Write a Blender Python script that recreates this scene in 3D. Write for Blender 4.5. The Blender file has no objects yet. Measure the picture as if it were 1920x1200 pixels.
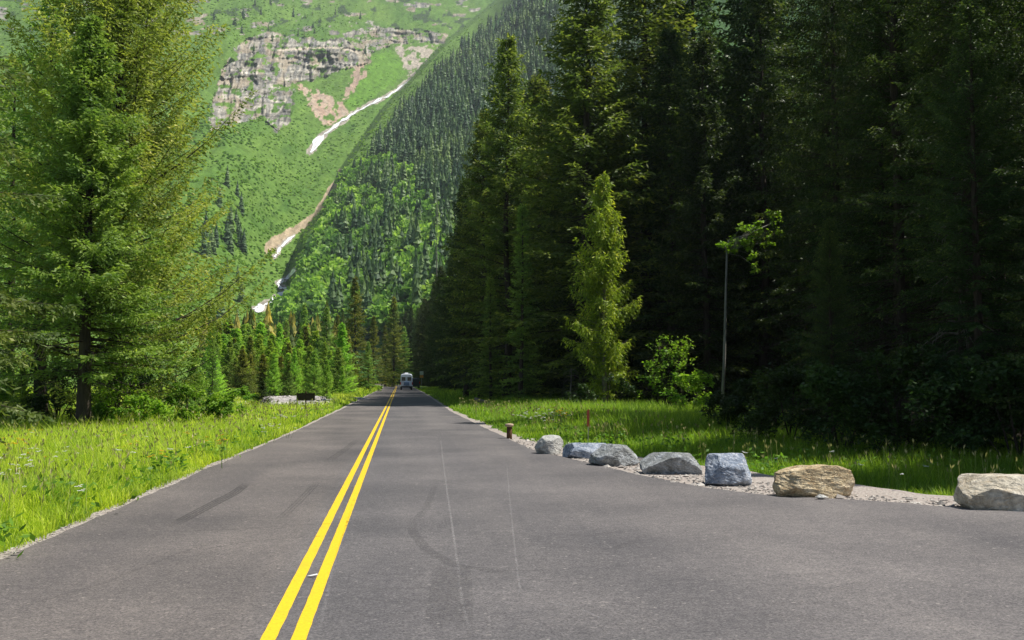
import bpy, math, random
import numpy as np
from mathutils import Vector, Matrix, noise as mnoise

# ---------------------------------------------------------------- camera, sky, sun, exposure
FPX, CX, CY, CAMZ = 1900.0, 960.0, 600.0, 1.74
YAW, PITCH = math.atan(210/1900.0), math.atan(111/1900.0)
scene = bpy.context.scene
C = scene.collection
cam_data = bpy.data.cameras.new("camera")
cam_data.sensor_width = 36; cam_data.lens = 36*FPX/1920
cam_data.clip_start = 0.05; cam_data.clip_end = 12000
cam = bpy.data.objects.new("camera", cam_data); C.objects.link(cam)
cam.location = (0, 0, CAMZ)
cam.rotation_euler = (math.pi/2+PITCH, 0, -YAW)
scene.camera = cam

SUN_EL, SUN_AZ = math.radians(60), math.radians(92)      # azimuth measured from +Y (road direction) towards +X
SUN = np.array([math.sin(SUN_AZ)*math.cos(SUN_EL), math.cos(SUN_AZ)*math.cos(SUN_EL), math.sin(SUN_EL)])
world = bpy.data.worlds.new("World"); scene.world = world; world.use_nodes = True
wn = world.node_tree; bg = wn.nodes["Background"]
sky = wn.nodes.new("ShaderNodeTexSky"); sky.sky_type = 'NISHITA'; sky.sun_disc = False
sky.sun_elevation = SUN_EL; sky.sun_rotation = SUN_AZ
sky.altitude = 1000; sky.air_density = 1.0; sky.dust_density = 0.6
wn.links.new(sky.outputs[0], bg.inputs[0]); bg.inputs[1].default_value = 0.062
sl = bpy.data.lights.new("sun", 'SUN'); sl.energy = 5.0; sl.angle = math.radians(0.5); sl.color = (1.0, 0.955, 0.88)
so = bpy.data.objects.new("sun", sl); C.objects.link(so)
so.rotation_euler = Vector(SUN).to_track_quat('Z', 'Y').to_euler(); so.location = (30, 0, 60)
scene.view_settings.view_transform = 'Standard'; scene.view_settings.look = 'None'
scene.view_settings.exposure = 0.60; scene.view_settings.gamma = 1.0
scene.cycles.max_bounces = 5; scene.cycles.diffuse_bounces = 3; scene.cycles.transmission_bounces = 3
scene.cycles.volume_bounces = 0; scene.cycles.transparent_max_bounces = 6

# ---------------------------------------------------------------- numbers
_f = np.array([math.sin(YAW)*math.cos(PITCH), math.cos(YAW)*math.cos(PITCH), math.sin(PITCH)])
_r = np.array([math.cos(YAW), -math.sin(YAW), 0.0]); _u = np.cross(_r, _f)
def ray(px, py):
    px = np.asarray(px, float); py = np.asarray(py, float)
    return _f*1.0 + ((px-CX)/FPX)[..., None]*_r + ((CY-py)/FPX)[..., None]*_u
def at(px, py, Y):
    d = ray(px, py); s = np.asarray(Y, float)/d[..., 1]
    return np.array([0, 0, CAMZ]) + d*s[..., None]
def gnd(px, py, z=0.0):
    d = ray(px, py); s = (z-CAMZ)/d[..., 2]
    return np.array([0, 0, CAMZ]) + d*s[..., None]
def proj(P):
    P = np.asarray(P, float)-np.array([0, 0, CAMZ])
    w = P@_f
    return np.stack([CX+FPX*(P@_r)/w, CY-FPX*(P@_u)/w], -1)
def vnoise(x, y, seed=0):
    x = np.asarray(x, float); y = np.asarray(y, float)
    rs = np.random.RandomState(seed); T = rs.rand(256, 256)
    xi = np.floor(x).astype(int); yi = np.floor(y).astype(int); fx = x-xi; fy = y-yi
    fx = fx*fx*(3-2*fx); fy = fy*fy*(3-2*fy)
    a = T[xi % 256, yi % 256]; b = T[(xi+1) % 256, yi % 256]; c = T[xi % 256, (yi+1) % 256]; d = T[(xi+1) % 256, (yi+1) % 256]
    return (a*(1-fx)+b*fx)*(1-fy)+(c*(1-fx)+d*fx)*fy
def fbm(x, y, seed=0, oct=4):
    s = 0; a = .5; t = 0
    for k in range(oct):
        s = s+a*vnoise(x*2**k+k*17.3, y*2**k+k*9.1, seed+k); t += a; a *= .5
    return s/t
def inpoly(px, py, poly):
    r = np.zeros(np.shape(px), bool); n = len(poly)
    for i in range(n):
        x1, y1 = poly[i]; x2, y2 = poly[(i+1) % n]
        if y1 == y2: continue
        c = ((y1 > py) != (y2 > py)) & (px < (x2-x1)*(py-y1)/(y2-y1)+x1)
        r ^= c
    return r
def polydist(px, py, pts):
    best = np.full(np.shape(px), 1e9); wid = np.zeros(np.shape(px))
    for (x1, y1, w1), (x2, y2, w2) in zip(pts[:-1], pts[1:]):
        dx, dy = x2-x1, y2-y1; t = np.clip(((px-x1)*dx+(py-y1)*dy)/(dx*dx+dy*dy), 0, 1)
        d = np.hypot(px-x1-t*dx, py-y1-t*dy); w = w1+(w2-w1)*t
        m = d-w < best-wid; best = np.where(m, d, best); wid = np.where(m, w, wid)
    return best-wid
def smooth(e0, e1, x):
    t = np.clip((x-e0)/(e1-e0), 0, 1); return t*t*(3-2*t)

# ---------------------------------------------------------------- mesh helpers
class MB:
    """collects vertices and faces, then becomes one mesh object"""
    def __init__(s): s.V = []; s.F = []; s.A = []; s.M = []; s.n = 0
    def add(s, V, F, a=0.5, m=0):
        V = np.asarray(V, float).reshape(-1, 3)
        if not isinstance(F, list): F = [F]
        for f in F:
            f = np.asarray(f, int)
            if len(f) == 0: continue
            s.F.append(f+s.n); s.A.append(np.broadcast_to(np.asarray(a, float), (len(f),)).copy()); s.M.append(np.full(len(f), m))
        s.V.append(V); s.n += len(V); return s
    def mesh(s, name, mats, smooth_=False):
        V = np.concatenate(s.V); me = bpy.data.meshes.new(name)
        me.vertices.add(len(V)); me.vertices.foreach_set("co", V.astype(np.float32).ravel())
        tot = np.concatenate([np.full(len(f), f.shape[1]) for f in s.F]); li = np.concatenate([f.ravel() for f in s.F])
        me.loops.add(len(li)); me.loops.foreach_set("vertex_index", li.astype(np.int32))
        me.polygons.add(len(tot)); st = np.concatenate([[0], np.cumsum(tot)[:-1]])
        me.polygons.foreach_set("loop_start", st.astype(np.int32)); me.polygons.foreach_set("loop_total", tot.astype(np.int32))
        me.update(calc_edges=True)
        at_ = me.attributes.new("v", 'FLOAT', 'FACE'); at_.data.foreach_set("value", np.concatenate(s.A).astype(np.float32))
        for m in (mats if isinstance(mats, (list, tuple)) else [mats]): me.materials.append(m)
        me.polygons.foreach_set("material_index", np.concatenate(s.M).astype(np.int32))
        me.polygons.foreach_set("use_smooth", np.full(len(tot), smooth_))
        me.validate(); return me
def obj(name, me, parent=None, loc=None):
    o = bpy.data.objects.new(name, me); C.objects.link(o)
    if parent is not None: o.parent = parent
    if loc is not None: o.location = loc
    return o
def tag(o, label=None, cat=None, group=None, kind=None):
    if label: o["label"] = label
    if cat: o["category"] = cat
    if group: o["group"] = group
    if kind: o["kind"] = kind
    return o
def empty(name, loc=(0, 0, 0), rz=0.0, sc=1.0):
    o = bpy.data.objects.new(name, None); C.objects.link(o); o.location = tuple(loc); o.rotation_euler = (0, 0, rz)
    o.scale = (sc, sc, sc) if np.isscalar(sc) else sc
    o.empty_display_size = .2; return o
def box(mb, c, s, rz=0, m=0, taper=1.0, a=.5):
    x, y, z = np.array(s)/2.0
    V = np.array([[sx*x*(taper if sz > 0 else 1), sy*y*(taper if sz > 0 else 1), sz*z] for sz in (-1, 1) for sy in (-1, 1) for sx in (-1, 1)])
    cr, sr = math.cos(rz), math.sin(rz)
    V = np.stack([V[:, 0]*cr-V[:, 1]*sr, V[:, 0]*sr+V[:, 1]*cr, V[:, 2]], 1)+np.array(c)
    mb.add(V, np.array([[0, 2, 3, 1], [4, 5, 7, 6], [0, 1, 5, 4], [2, 6, 7, 3], [0, 4, 6, 2], [1, 3, 7, 5]]), a, m)
def tube(mb, pts, rad, n=6, a=.5, m=0, cap=True):
    pts = np.asarray(pts, float); k = len(pts); rad = np.broadcast_to(np.asarray(rad, float), (k,))
    t = np.gradient(pts, axis=0); t /= np.linalg.norm(t, axis=1)[:, None]+1e-9
    ref = np.array([0, 0, 1.0]) if abs(t[0, 2]) < .9 else np.array([1.0, 0, 0])
    s = np.cross(t, ref); s /= np.linalg.norm(s, axis=1)[:, None]+1e-9; u = np.cross(s, t)
    an = np.arange(n)*2*math.pi/n
    V = pts[:, None]+rad[:, None, None]*(np.cos(an)[None, :, None]*s[:, None]+np.sin(an)[None, :, None]*u[:, None])
    i = np.arange(k-1)[:, None]*n; j = np.arange(n)[None]; j2 = (j+1) % n
    F = np.stack([i+j, i+j2, i+n+j2, i+n+j], -1).reshape(-1, 4)
    fl = [F]
    if cap: fl += [np.arange(n)[::-1][None], (np.arange(n)+(k-1)*n)[None]]
    mb.add(V.reshape(-1, 3), fl, a, m)
def cyl(mb, c, axis, r, h, n=20, m=0):
    c = np.array(c, float); ax = np.array(axis, float); tube(mb, [c-ax*h/2, c+ax*h/2], r, n, m=m)
def unit(a): return a/(np.linalg.norm(a, axis=-1, keepdims=True)+1e-9)
def leaves(mb, c, d, L, W, a, rs, m=0, nrm=None):
    """diamond leaves from c along d"""
    d = unit(d); n = len(c)
    if nrm is None: nrm = unit(rs.normal(size=(n, 3))+np.array([0, 0, .8]))
    s = unit(np.cross(d, nrm)); L = np.asarray(L).reshape(-1, 1)*np.ones((n, 1)); W = np.asarray(W).reshape(-1, 1)*np.ones((n, 1))
    V = np.stack([c, c+d*L*.45+s*W, c+d*L, c+d*L*.45-s*W], 1)
    mb.add(V.reshape(-1, 3), np.arange(4*n).reshape(-1, 4), a, m)

# ---------------------------------------------------------------- materials
def mat(name):
    m = bpy.data.materials.new(name); m.use_nodes = True; nt = m.node_tree; nt.nodes.clear()
    out = nt.nodes.new("ShaderNodeOutputMaterial"); return m, nt, out
def N(nt, typ, **kw):
    n = nt.nodes.new("ShaderNode"+typ)
    for k, v in kw.items():
        if k.startswith("i_"): n.inputs[k[2:].replace("_", " ")].default_value = v
        else: setattr(n, k, v)
    return n
def L(nt, a, b): nt.links.new(a, b)
def ramp(nt, fac, stops):
    r = nt.nodes.new("ShaderNodeValToRGB"); e = r.color_ramp.elements
    while len(e) < len(stops): e.new(.5)
    for i, (p, c) in enumerate(stops): e[i].position = p; e[i].color = (*c, 1) if len(c) == 3 else c
    L(nt, fac, r.inputs[0]); return r.outputs[0]
def noise(nt, scale, detail=4, rough=.55, co=None, dist=0):
    n = N(nt, "TexNoise"); n.inputs["Scale"].default_value = scale; n.inputs["Detail"].default_value = detail
    n.inputs["Roughness"].default_value = rough; n.inputs["Distortion"].default_value = dist
    if co is not None: L(nt, co, n.inputs["Vector"])
    return n.outputs["Fac"]
def mixc(nt, fac, a, b, mode='MIX'):
    n = N(nt, "Mix", data_type='RGBA', blend_type=mode)
    if isinstance(fac, (int, float)): n.inputs[0].default_value = fac
    else: L(nt, fac, n.inputs[0])
    for s, v in ((6, a), (7, b)):
        if isinstance(v, tuple): n.inputs[s].default_value = (*v, 1)
        else: L(nt, v, n.inputs[s])
    return n.outputs[2]
def math_(nt, op, a, b=None):
    n = N(nt, "Math", operation=op)
    for i, v in enumerate((a, b)):
        if v is None: continue
        if isinstance(v, (int, float)): n.inputs[i].default_value = v
        else: L(nt, v, n.inputs[i])
    return n.outputs[0]
def prin(nt, out, col, rough=.8, bump=None, bs=.3, bd=.02, spec=.3, metal=0):
    p = N(nt, "BsdfPrincipled")
    if isinstance(col, tuple): p.inputs["Base Color"].default_value = (*col, 1)
    else: L(nt, col, p.inputs["Base Color"])
    if isinstance(rough, (int, float)): p.inputs["Roughness"].default_value = rough
    else: L(nt, rough, p.inputs["Roughness"])
    p.inputs["Specular IOR Level"].default_value = spec; p.inputs["Metallic"].default_value = metal
    if bump is not None:
        b = N(nt, "Bump"); b.inputs["Strength"].default_value = bs; b.inputs["Distance"].default_value = bd
        L(nt, bump, b.inputs["Height"]); L(nt, b.outputs[0], p.inputs["Normal"])
    L(nt, p.outputs[0], out.inputs[0]); return p
def coord(nt, world_=False):
    if world_: return N(nt, "NewGeometry").outputs["Position"]
    return N(nt, "TexCoord").outputs["Object"]
def simple(name, col, rough=.7, spec=.3, var=.12, scale=6, metal=0):
    m, nt, out = mat(name); n = noise(nt, scale, 4, .6, coord(nt))
    c = ramp(nt, n, [(.25, tuple(v*(1-var) for v in col)), (.75, tuple(min(1, v*(1+var)) for v in col))])
    prin(nt, out, c, rough, n, .15, .01, spec, metal); return m
def foliage(name, c0, c1, c2, transl=.3, objvar=.12, patch=0.0, rough=.5):
    m, nt, out = mat(name)
    v = N(nt, "Attribute", attribute_name="v").outputs["Fac"]
    col = ramp(nt, v, [(0.0, c0), (.55, c1), (1.0, c2)])
    oi = N(nt, "ObjectInfo")
    if patch:
        pn = noise(nt, patch, 2, .5, coord(nt, True))
        col = mixc(nt, 1.0, col, ramp(nt, pn, [(.35, (.72, .80, .80)), (.65, (1.25, 1.15, .9))]), 'MULTIPLY')
    hs = N(nt, "HueSaturation"); hs.inputs["Saturation"].default_value = 1.0
    L(nt, col, hs.inputs["Color"])
    L(nt, math_(nt, 'ADD', math_(nt, 'MULTIPLY', oi.outputs["Random"], objvar*3), 1-objvar*1.5), hs.inputs["Value"])
    L(nt, math_(nt, 'ADD', math_(nt, 'MULTIPLY', oi.outputs["Random"], objvar*.25), .5-objvar*.12), hs.inputs["Hue"])
    d = N(nt, "BsdfPrincipled"); d.inputs["Roughness"].default_value = rough; d.inputs["Specular IOR Level"].default_value = .22
    t = N(nt, "BsdfTranslucent"); mx = N(nt, "MixShader"); mx.inputs[0].default_value = transl
    tc = mixc(nt, 1.0, hs.outputs[0], (1.25, 1.35, .7), 'MULTIPLY')
    L(nt, hs.outputs[0], d.inputs["Base Color"]); L(nt, tc, t.inputs[0])
    L(nt, d.outputs[0], mx.inputs[1]); L(nt, t.outputs[0], mx.inputs[2]); L(nt, mx.outputs[0], out.inputs[0]); return m
def bark(name, c0, c1, sc=8):
    m, nt, out = mat(name)
    mp = N(nt, "Mapping"); mp.inputs["Scale"].default_value = (1, 1, .18); L(nt, coord(nt), mp.inputs[0])
    n = noise(nt, sc, 5, .65, mp.outputs[0]); prin(nt, out, ramp(nt, n, [(.3, c0), (.7, c1)]), .9, n, .6, .03, .1); return m

M = {}
M['needle_dark'] = foliage('dark_needles', (.018, .032, .014), (.056, .092, .028), (.32, .37, .10), .34, .16, .25)  # pale tips are new growth, brightened further to stand for sun flecks
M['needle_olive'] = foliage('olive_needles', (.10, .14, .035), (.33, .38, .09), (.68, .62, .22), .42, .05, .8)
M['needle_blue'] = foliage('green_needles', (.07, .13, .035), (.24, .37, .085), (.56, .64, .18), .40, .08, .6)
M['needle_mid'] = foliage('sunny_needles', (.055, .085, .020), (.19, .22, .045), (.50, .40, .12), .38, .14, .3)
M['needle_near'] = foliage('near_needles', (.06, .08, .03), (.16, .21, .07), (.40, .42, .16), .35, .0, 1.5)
M['needle_lit'] = foliage('sun_tinted_needles', (.038, .066, .020), (.155, .21, .05), (.60, .60, .17), .44, .10, .5)  # brighter forest needles: sunlight on the roadside conifers put into the colour
M['needle_young'] = foliage('young_needles', (.14, .24, .04), (.36, .55, .08), (.66, .76, .16), .42, .12, .2)
M['cedar'] = foliage('cedar_sprays', (.07, .12, .02), (.30, .38, .045), (.80, .74, .12), .42, .04, 1.0)
M['leaf_lit'] = foliage('sun_tinted_leaves', (.09, .18, .022), (.22, .40, .04), (.42, .56, .09), .44, .08, .6)  # bright leaf copy, sunlit look put into the colour
M['leaf_dark'] = foliage('shade_tinted_leaves', (.020, .040, .014), (.042, .082, .024), (.085, .14, .038), .3, .12, .6)  # darker leaf copy for shaded bushes, shade put into the colour
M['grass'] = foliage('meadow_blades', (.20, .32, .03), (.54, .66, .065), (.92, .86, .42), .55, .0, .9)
M['grass_shade'] = foliage('shade_tinted_blades', (.11, .21, .022), (.27, .42, .040), (.56, .60, .13), .48, .0, .4)  # darker than the meadow grass: the verge's shade is partly in the colour
M['bark'] = bark('bark', (.025, .020, .016), (.085, .068, .055))
M['bark_grey'] = bark('grey_bark', (.12, .115, .10), (.30, .29, .26), 10)
M['deadwood'] = bark('dead_wood', (.10, .09, .08), (.26, .23, .20), 12)

m, nt, out = mat('asphalt'); co = coord(nt, True)
big = noise(nt, .35, 4, .55, co); fine = noise(nt, 45, 5, .9, co); mid = noise(nt, 9, 6, .8, co); vo = N(nt, "TexVoronoi"); vo.inputs["Scale"].default_value = 42; L(nt, co, vo.inputs["Vector"])
c = ramp(nt, big, [(.32, (.098, .094, .094)), (.5, (.128, .121, .118)), (.68, (.160, .150, .144))])
mp = N(nt, "Mapping"); mp.inputs["Scale"].default_value = (.9, .06, 1); L(nt, co, mp.inputs[0])
tr = noise(nt, 1.0, 3, .5, mp.outputs[0]); c = mixc(nt, 1, c, ramp(nt, tr, [(.3, (.84, .84, .86)), (.7, (1.12, 1.1, 1.08))]), 'MULTIPLY')
c = mixc(nt, 1, c, ramp(nt, fine, [(.36, (.30, .30, .31)), (.64, (1.85, 1.82, 1.78))]), 'MULTIPLY')
c = mixc(nt, 1, c, ramp(nt, mid, [(.3, (.74, .74, .75)), (.7, (1.26, 1.25, 1.23))]), 'MULTIPLY')
v2 = N(nt, "TexVoronoi"); v2.inputs["Scale"].default_value = 34; L(nt, co, v2.inputs["Vector"]); sv = N(nt, "SeparateColor"); L(nt, v2.outputs["Color"], sv.inputs[0])
c = mixc(nt, 1, c, ramp(nt, sv.outputs[0], [(.0, (.87, .87, .88)), (.5, (1, 1, 1)), (1, (1.16, 1.15, 1.13))]), 'MULTIPLY')
spk = ramp(nt, vo.outputs["Color"], [(.90, (0, 0, 0)), (.96, (1, 1, 1))]); c = mixc(nt, math_(nt, 'MULTIPLY', spk, .55), c, (.42, .38, .33))
sx = N(nt, "SeparateXYZ"); L(nt, co, sx.inputs[0])
lf = ramp(nt, math_(nt, 'ADD', math_(nt, 'MULTIPLY', sx.outputs[0], .12), .5), [(.0, (.92, .89, .875)), (.36, (.89, .87, .865)), (.42, (.81, .83, .88)), (1, (.94, .945, .97))])
c = mixc(nt, 1, c, lf, 'MULTIPLY'); prin(nt, out, c, .82, fine, .5, .006, .25); M['asphalt'] = m

m, nt, out = mat('yellow_paint'); co = coord(nt, True); n = noise(nt, 40, 4, .7, co); n2 = noise(nt, 2.5, 3, .6, co)
c = ramp(nt, n, [(.26, (.16, .12, .06)), (.38, (.74, .45, .014)), (.72, (.86, .57, .022))])
c = mixc(nt, ramp(nt, n2, [(.55, (0, 0, 0)), (.9, (.5, .5, .5))]), c, (.45, .32, .04)); prin(nt, out, c, .6, n, .3, .003); M['yellow'] = m

def decal(name, col, amt, sc, lo, hi):
    m, nt, out = mat(name); co = coord(nt, True); n = noise(nt, sc, 4, .7, co)
    p = N(nt, "BsdfPrincipled"); p.inputs["Base Color"].default_value = (*col, 1); p.inputs["Roughness"].default_value = .8
    t = N(nt, "BsdfTransparent"); mx = N(nt, "MixShader")
    v = N(nt, "Attribute", attribute_name="v").outputs["Fac"]
    L(nt, math_(nt, 'MULTIPLY', v, math_(nt, 'MULTIPLY', ramp(nt, n, [(lo, (0, 0, 0)), (hi, (1, 1, 1))]), amt)), mx.inputs[0])
    L(nt, t.outputs[0], mx.inputs[1]); L(nt, p.outputs[0], mx.inputs[2]); L(nt, mx.outputs[0], out.inputs[0]); return m
M['skid'] = decal('tyre_rubber', (.028, .028, .030), .48, 25, .25, .6)
M['scuff'] = decal('pale_scuff', (.42, .40, .39), .55, 30, .45, .62)

def N2C(nt, co, sc):
    n = N(nt, 'TexNoise'); n.inputs['Scale'].default_value = sc*1.5; n.inputs['Detail'].default_value = 4; L(nt, co, n.inputs['Vector']); return n.outputs['Color']
def stonemat(name, c0, c1, c2, sc=3.0, vein=(.6, .6, .58), va=.4, bs=.7):
    m, nt, out = mat(name); co = coord(nt); n = noise(nt, sc, 8, .65, co, .4); n2 = noise(nt, sc*7, 6, .7, co)
    c = ramp(nt, n, [(.28, c0), (.5, c1), (.72, c2)])
    mp = N(nt, "Mapping"); mp.inputs["Scale"].default_value = (1, 1, 3.2); mp.inputs["Rotation"].default_value = (.4, .25, 0); L(nt, co, mp.inputs[0])
    v = noise(nt, sc*1.2, 5, .6, mp.outputs[0], 1.2); vf = ramp(nt, v, [(.47, (0, 0, 0)), (.5, (va, va, va)), (.53, (0, 0, 0))])
    c = mixc(nt, vf, c, vein); c = mixc(nt, 1, c, ramp(nt, n2, [(.3, (.6, .6, .62)), (.7, (1.3, 1.28, 1.24))]), 'MULTIPLY')
    vf_ = N(nt, "TexVoronoi", feature='DISTANCE_TO_EDGE'); vf_.inputs["Scale"].default_value = sc*.9; L(nt, mixc(nt, .45, mp.outputs[0], N2C(nt, co, sc)), vf_.inputs["Vector"]); ck = ramp(nt, vf_.outputs[0], [(.0, (.35, .35, .35)), (.05, (1, 1, 1))])
    c = mixc(nt, .35, c, mixc(nt, 1, c, ck, 'MULTIPLY')); h = math_(nt, 'ADD', math_(nt, 'ADD', n2, math_(nt, 'MULTIPLY', n, 2.0)), math_(nt, 'MULTIPLY', ck, .4)); prin(nt, out, c, .85, h, bs, .05, .25); return m
M['rock_pale'] = stonemat('pale_rock', (.30, .30, .28), (.50, .50, .47), (.68, .67, .63))
M['rock_blue'] = stonemat('blue_grey_rock', (.11, .14, .19), (.25, .30, .38), (.58, .63, .70), 3.5, (.75, .76, .78), .7)
M['rock_grey'] = stonemat('grey_rock', (.12, .13, .125), (.26, .275, .275), (.52, .56, .60), 4)
M['rock_tan'] = stonemat('tan_rock', (.32, .25, .15), (.62, .50, .31), (.84, .74, .54), 3, (.36, .18, .06), .6, .9)
M['rock_buff'] = stonemat('buff_rock', (.32, .28, .20), (.56, .51, .41), (.80, .76, .66), 2.5, (.4, .25, .1), .35)

m, nt, out = mat('gravel'); co = coord(nt, True); n = noise(nt, 18, 5, .75, co); vo = N(nt, "TexVoronoi"); vo.inputs["Scale"].default_value = 22; L(nt, co, vo.inputs["Vector"])
c = ramp(nt, vo.outputs["Color"], [(.0, (.26, .18, .155)), (.5, (.34, .30, .27)), (1, (.52, .47, .42))]); c = mixc(nt, .5, c, ramp(nt, n, [(.3, (.16, .14, .12)), (.7, (.50, .45, .40))]))
prin(nt, out, c, .9, vo.outputs["Distance"], .7, .03, .2); M['gravel'] = m
M['pebble'] = foliage('pebbles', (.16, .15, .14), (.34, .31, .28), (.6, .56, .5), 0, 0, 0, .85)

m, nt, out = mat('ground_soil'); co = coord(nt, True); n = noise(nt, .5, 5, .6, co); n2 = noise(nt, 9, 4, .7, co)
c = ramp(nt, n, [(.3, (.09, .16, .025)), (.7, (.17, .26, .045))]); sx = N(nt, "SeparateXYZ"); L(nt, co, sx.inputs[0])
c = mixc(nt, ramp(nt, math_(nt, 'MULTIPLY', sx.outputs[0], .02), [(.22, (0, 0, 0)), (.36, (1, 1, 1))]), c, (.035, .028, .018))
c = mixc(nt, 1, c, ramp(nt, n2, [(.3, (.6, .6, .6)), (.7, (1.3, 1.3, 1.2))]), 'MULTIPLY'); prin(nt, out, c, .95, n2, .6, .05, .1); M['ground'] = m

# mountain: colour comes per vertex (rock, scree, meadow), broken up with object-space noise
m, nt, out = mat('mountain_ground'); co = coord(nt, True)
vc = N(nt, "Attribute", attribute_name="col").outputs["Color"]; n = noise(nt, .09, 5, .7, co); n2 = noise(nt, .5, 3, .7, co)
c = mixc(nt, 1, vc, ramp(nt, n, [(.3, (.72, .74, .74)), (.7, (1.3, 1.26, 1.2))]), 'MULTIPLY')
c = mixc(nt, 1, c, ramp(nt, n2, [(.3, (.8, .8, .8)), (.7, (1.2, 1.2, 1.2))]), 'MULTIPLY')
prin(nt, out, c, .95, n, .8, 4.0, .05); M['mountain'] = m
M['shrub_hill'] = foliage('hillside_shrubs', (.12, .24, .045), (.19, .34, .06), (.30, .45, .085), .45, 0, .006)
M['hill_conifer'] = foliage('hillside_conifer_needles', (.09, .165, .09), (.155, .255, .115), (.25, .36, .155), .42, 0, .006)
M['hill_leaf'] = foliage('hillside_leaves', (.09, .18, .06), (.20, .37, .09), (.38, .56, .14), .42, 0, .012)
m, nt, out = mat('white_water'); n = noise(nt, .35, 5, .75, coord(nt, True)); prin(nt, out, ramp(nt, n, [(.34, (.30, .32, .32)), (.42, (.84, .86, .88)), (.6, (.93, .94, .95))]), .4, n, .5, 1.0, .4); M['water'] = m

# ================================================================ LARGE STRUCTURE
# ---- ground sheet
def grid_mesh(mb, xs, ys, zf, a=.5):
    X, Y = np.meshgrid(xs, ys); Z = zf(X, Y); nx, ny = len(xs), len(ys)
    i = np.arange(ny-1)[:, None]*nx; j = np.arange(nx-1)[None]
    F = np.stack([i+j, i+j+1, i+nx+j+1, i+nx+j], -1).reshape(-1, 4)
    mb.add(np.stack([X, Y, Z], -1).reshape(-1, 3), F, a)
def sp(n, R, k): t = np.linspace(-1, 1, n); return R*np.sinh(k*t)/math.sinh(k)
# road edges as (Y, X) tables, read off the photograph's road and put on level ground
def edge(pts):
    P = gnd(np.array([p[0] for p in pts]), np.array([p[1] for p in pts])); return P[:, 1], P[:, 0]
LY = np.array([-30, 3, 9.7, 20, 34, 60, 110, 200, 260, 330, 420, 520]); LX = np.array([-4.0, -3.95, -3.85, -3.72, -3.45, -3.35, -3.35, -3.3, -3.9, -7.5, -17, -36])
ry, rx = edge([(1920, 960), (1800, 952), (1700, 943), (1610, 937), (1450, 929), (1330, 915), (1215, 893), (1105, 868), (1005, 845), (960, 826), (930, 812), (845, 771)])
RY = np.concatenate([[-30, 4, 9, 11.5, 12.6], ry, [110, 200, 260, 330, 420, 520]]); RX = np.concatenate([[34, 33, 26, 17, 11], rx, [2.95, 2.9, 2.4, -.8, -10, -29]])
GWY = [8, 13, 15, 16.4, 18.5, 21, 23.8, 25.6, 28, 34, 60]; GWX = [4, 3, 2.5, 2.7, 2.2, 2.1, 1.7, 1.0, .6, .4, .25]
def leftX(y): return np.interp(y, LY, LX)
def rightX(y): return np.interp(y, RY, RX)
def ground_z(X, Y):
    d = np.maximum(leftX(Y)-X, X-rightX(Y)); d = np.maximum(d, 0)
    w = smooth(.3, 6, d)
    z = -.05-.10*smooth(.2, 2.5, d)+w*(.28*(fbm(X*.12, Y*.12, 3)-.5)+.12*(fbm(X*.8, Y*.8, 5)-.5))
    z = z+1.2*smooth(12, 60, X-rightX(Y))*smooth(10, 40, Y)      # land rises a little under the right-hand forest
    return z
mb = MB(); xs = sp(260, 4200, 7.5); ys = np.concatenate([np.linspace(-400, -5, 20), np.linspace(-4, 60, 130), np.geomspace(61, 900, 110), np.linspace(1000, 4200, 12)])
grid_mesh(mb, xs, ys, lambda X, Y: np.where(Y > 480, -.6, ground_z(X, Y)))
tag(obj("ground", mb.mesh("ground", M['ground'], True)), kind="structure")
# ---- road
def strip(mb, y, xl, xr, z, a=.5, nx=1):
    for k in range(nx):
        t0, t1 = k/nx, (k+1)/nx
        V = np.stack([np.stack([xl+(xr-xl)*t0, y, z+0*y], 1), np.stack([xl+(xr-xl)*t1, y, z+0*y], 1)], 1).reshape(-1, 3)
        i = np.arange(len(y)-1)*2; mb.add(V, np.stack([i, i+1, i+3, i+2], 1), a)
yy = np.unique(np.concatenate([np.linspace(-30, 4, 12), np.linspace(4, 40, 180), np.geomspace(40, 515, 120)]))
wob = lambda y, s: .05*(vnoise(y*2.1, y*0+s, 4)-.5)+.06*(vnoise(y*.5, y*0+s, 9)-.5)
mb = MB(); strip(mb, yy, leftX(yy)+wob(yy, 3), rightX(yy)+wob(yy, 8), 0.0); 
strip(mb, yy[::-1], leftX(yy)[::-1]+wob(yy, 3)[::-1], rightX(yy)[::-1]+wob(yy, 8)[::-1], -.045)
tag(obj("road", mb.mesh("road", M['asphalt'])), kind="structure")
# ---- gravel shoulders
mb = MB(); strip(mb, yy, leftX(yy)-.10-.16*vnoise(yy*.8, yy*0, 2), leftX(yy)+.35, -.018)
y2 = yy[(yy > 8)]; gw = np.interp(y2, GWY, GWX)
strip(mb, y2, rightX(y2)-.6, rightX(y2)+gw+.4*(vnoise(y2*.9, y2*0, 7)-.4), -.020)
tag(obj("road_shoulder", mb.mesh("shoulder", M['gravel'])), kind="structure")
# ---- yellow lines
mb = MB(); yl = np.concatenate([np.linspace(2, 40, 260), np.geomspace(40.3, 500, 120)]); cxl = np.interp(yl, [0, 240, 260, 330, 420, 500], [-.765, -.74, -1.3, -4.6, -14, -30])
e = lambda s, sc=7: .005*(vnoise(yl*sc, yl*0+s, s)-.5)
strip(mb, yl, cxl-.152+e(1), cxl-.050+e(2), .004); strip(mb, yl, cxl+.050+e(3), cxl+.152+e(4), .004)
tag(obj("road_marking", mb.mesh("yellow_line", M['yellow'])), kind="structure")
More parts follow.
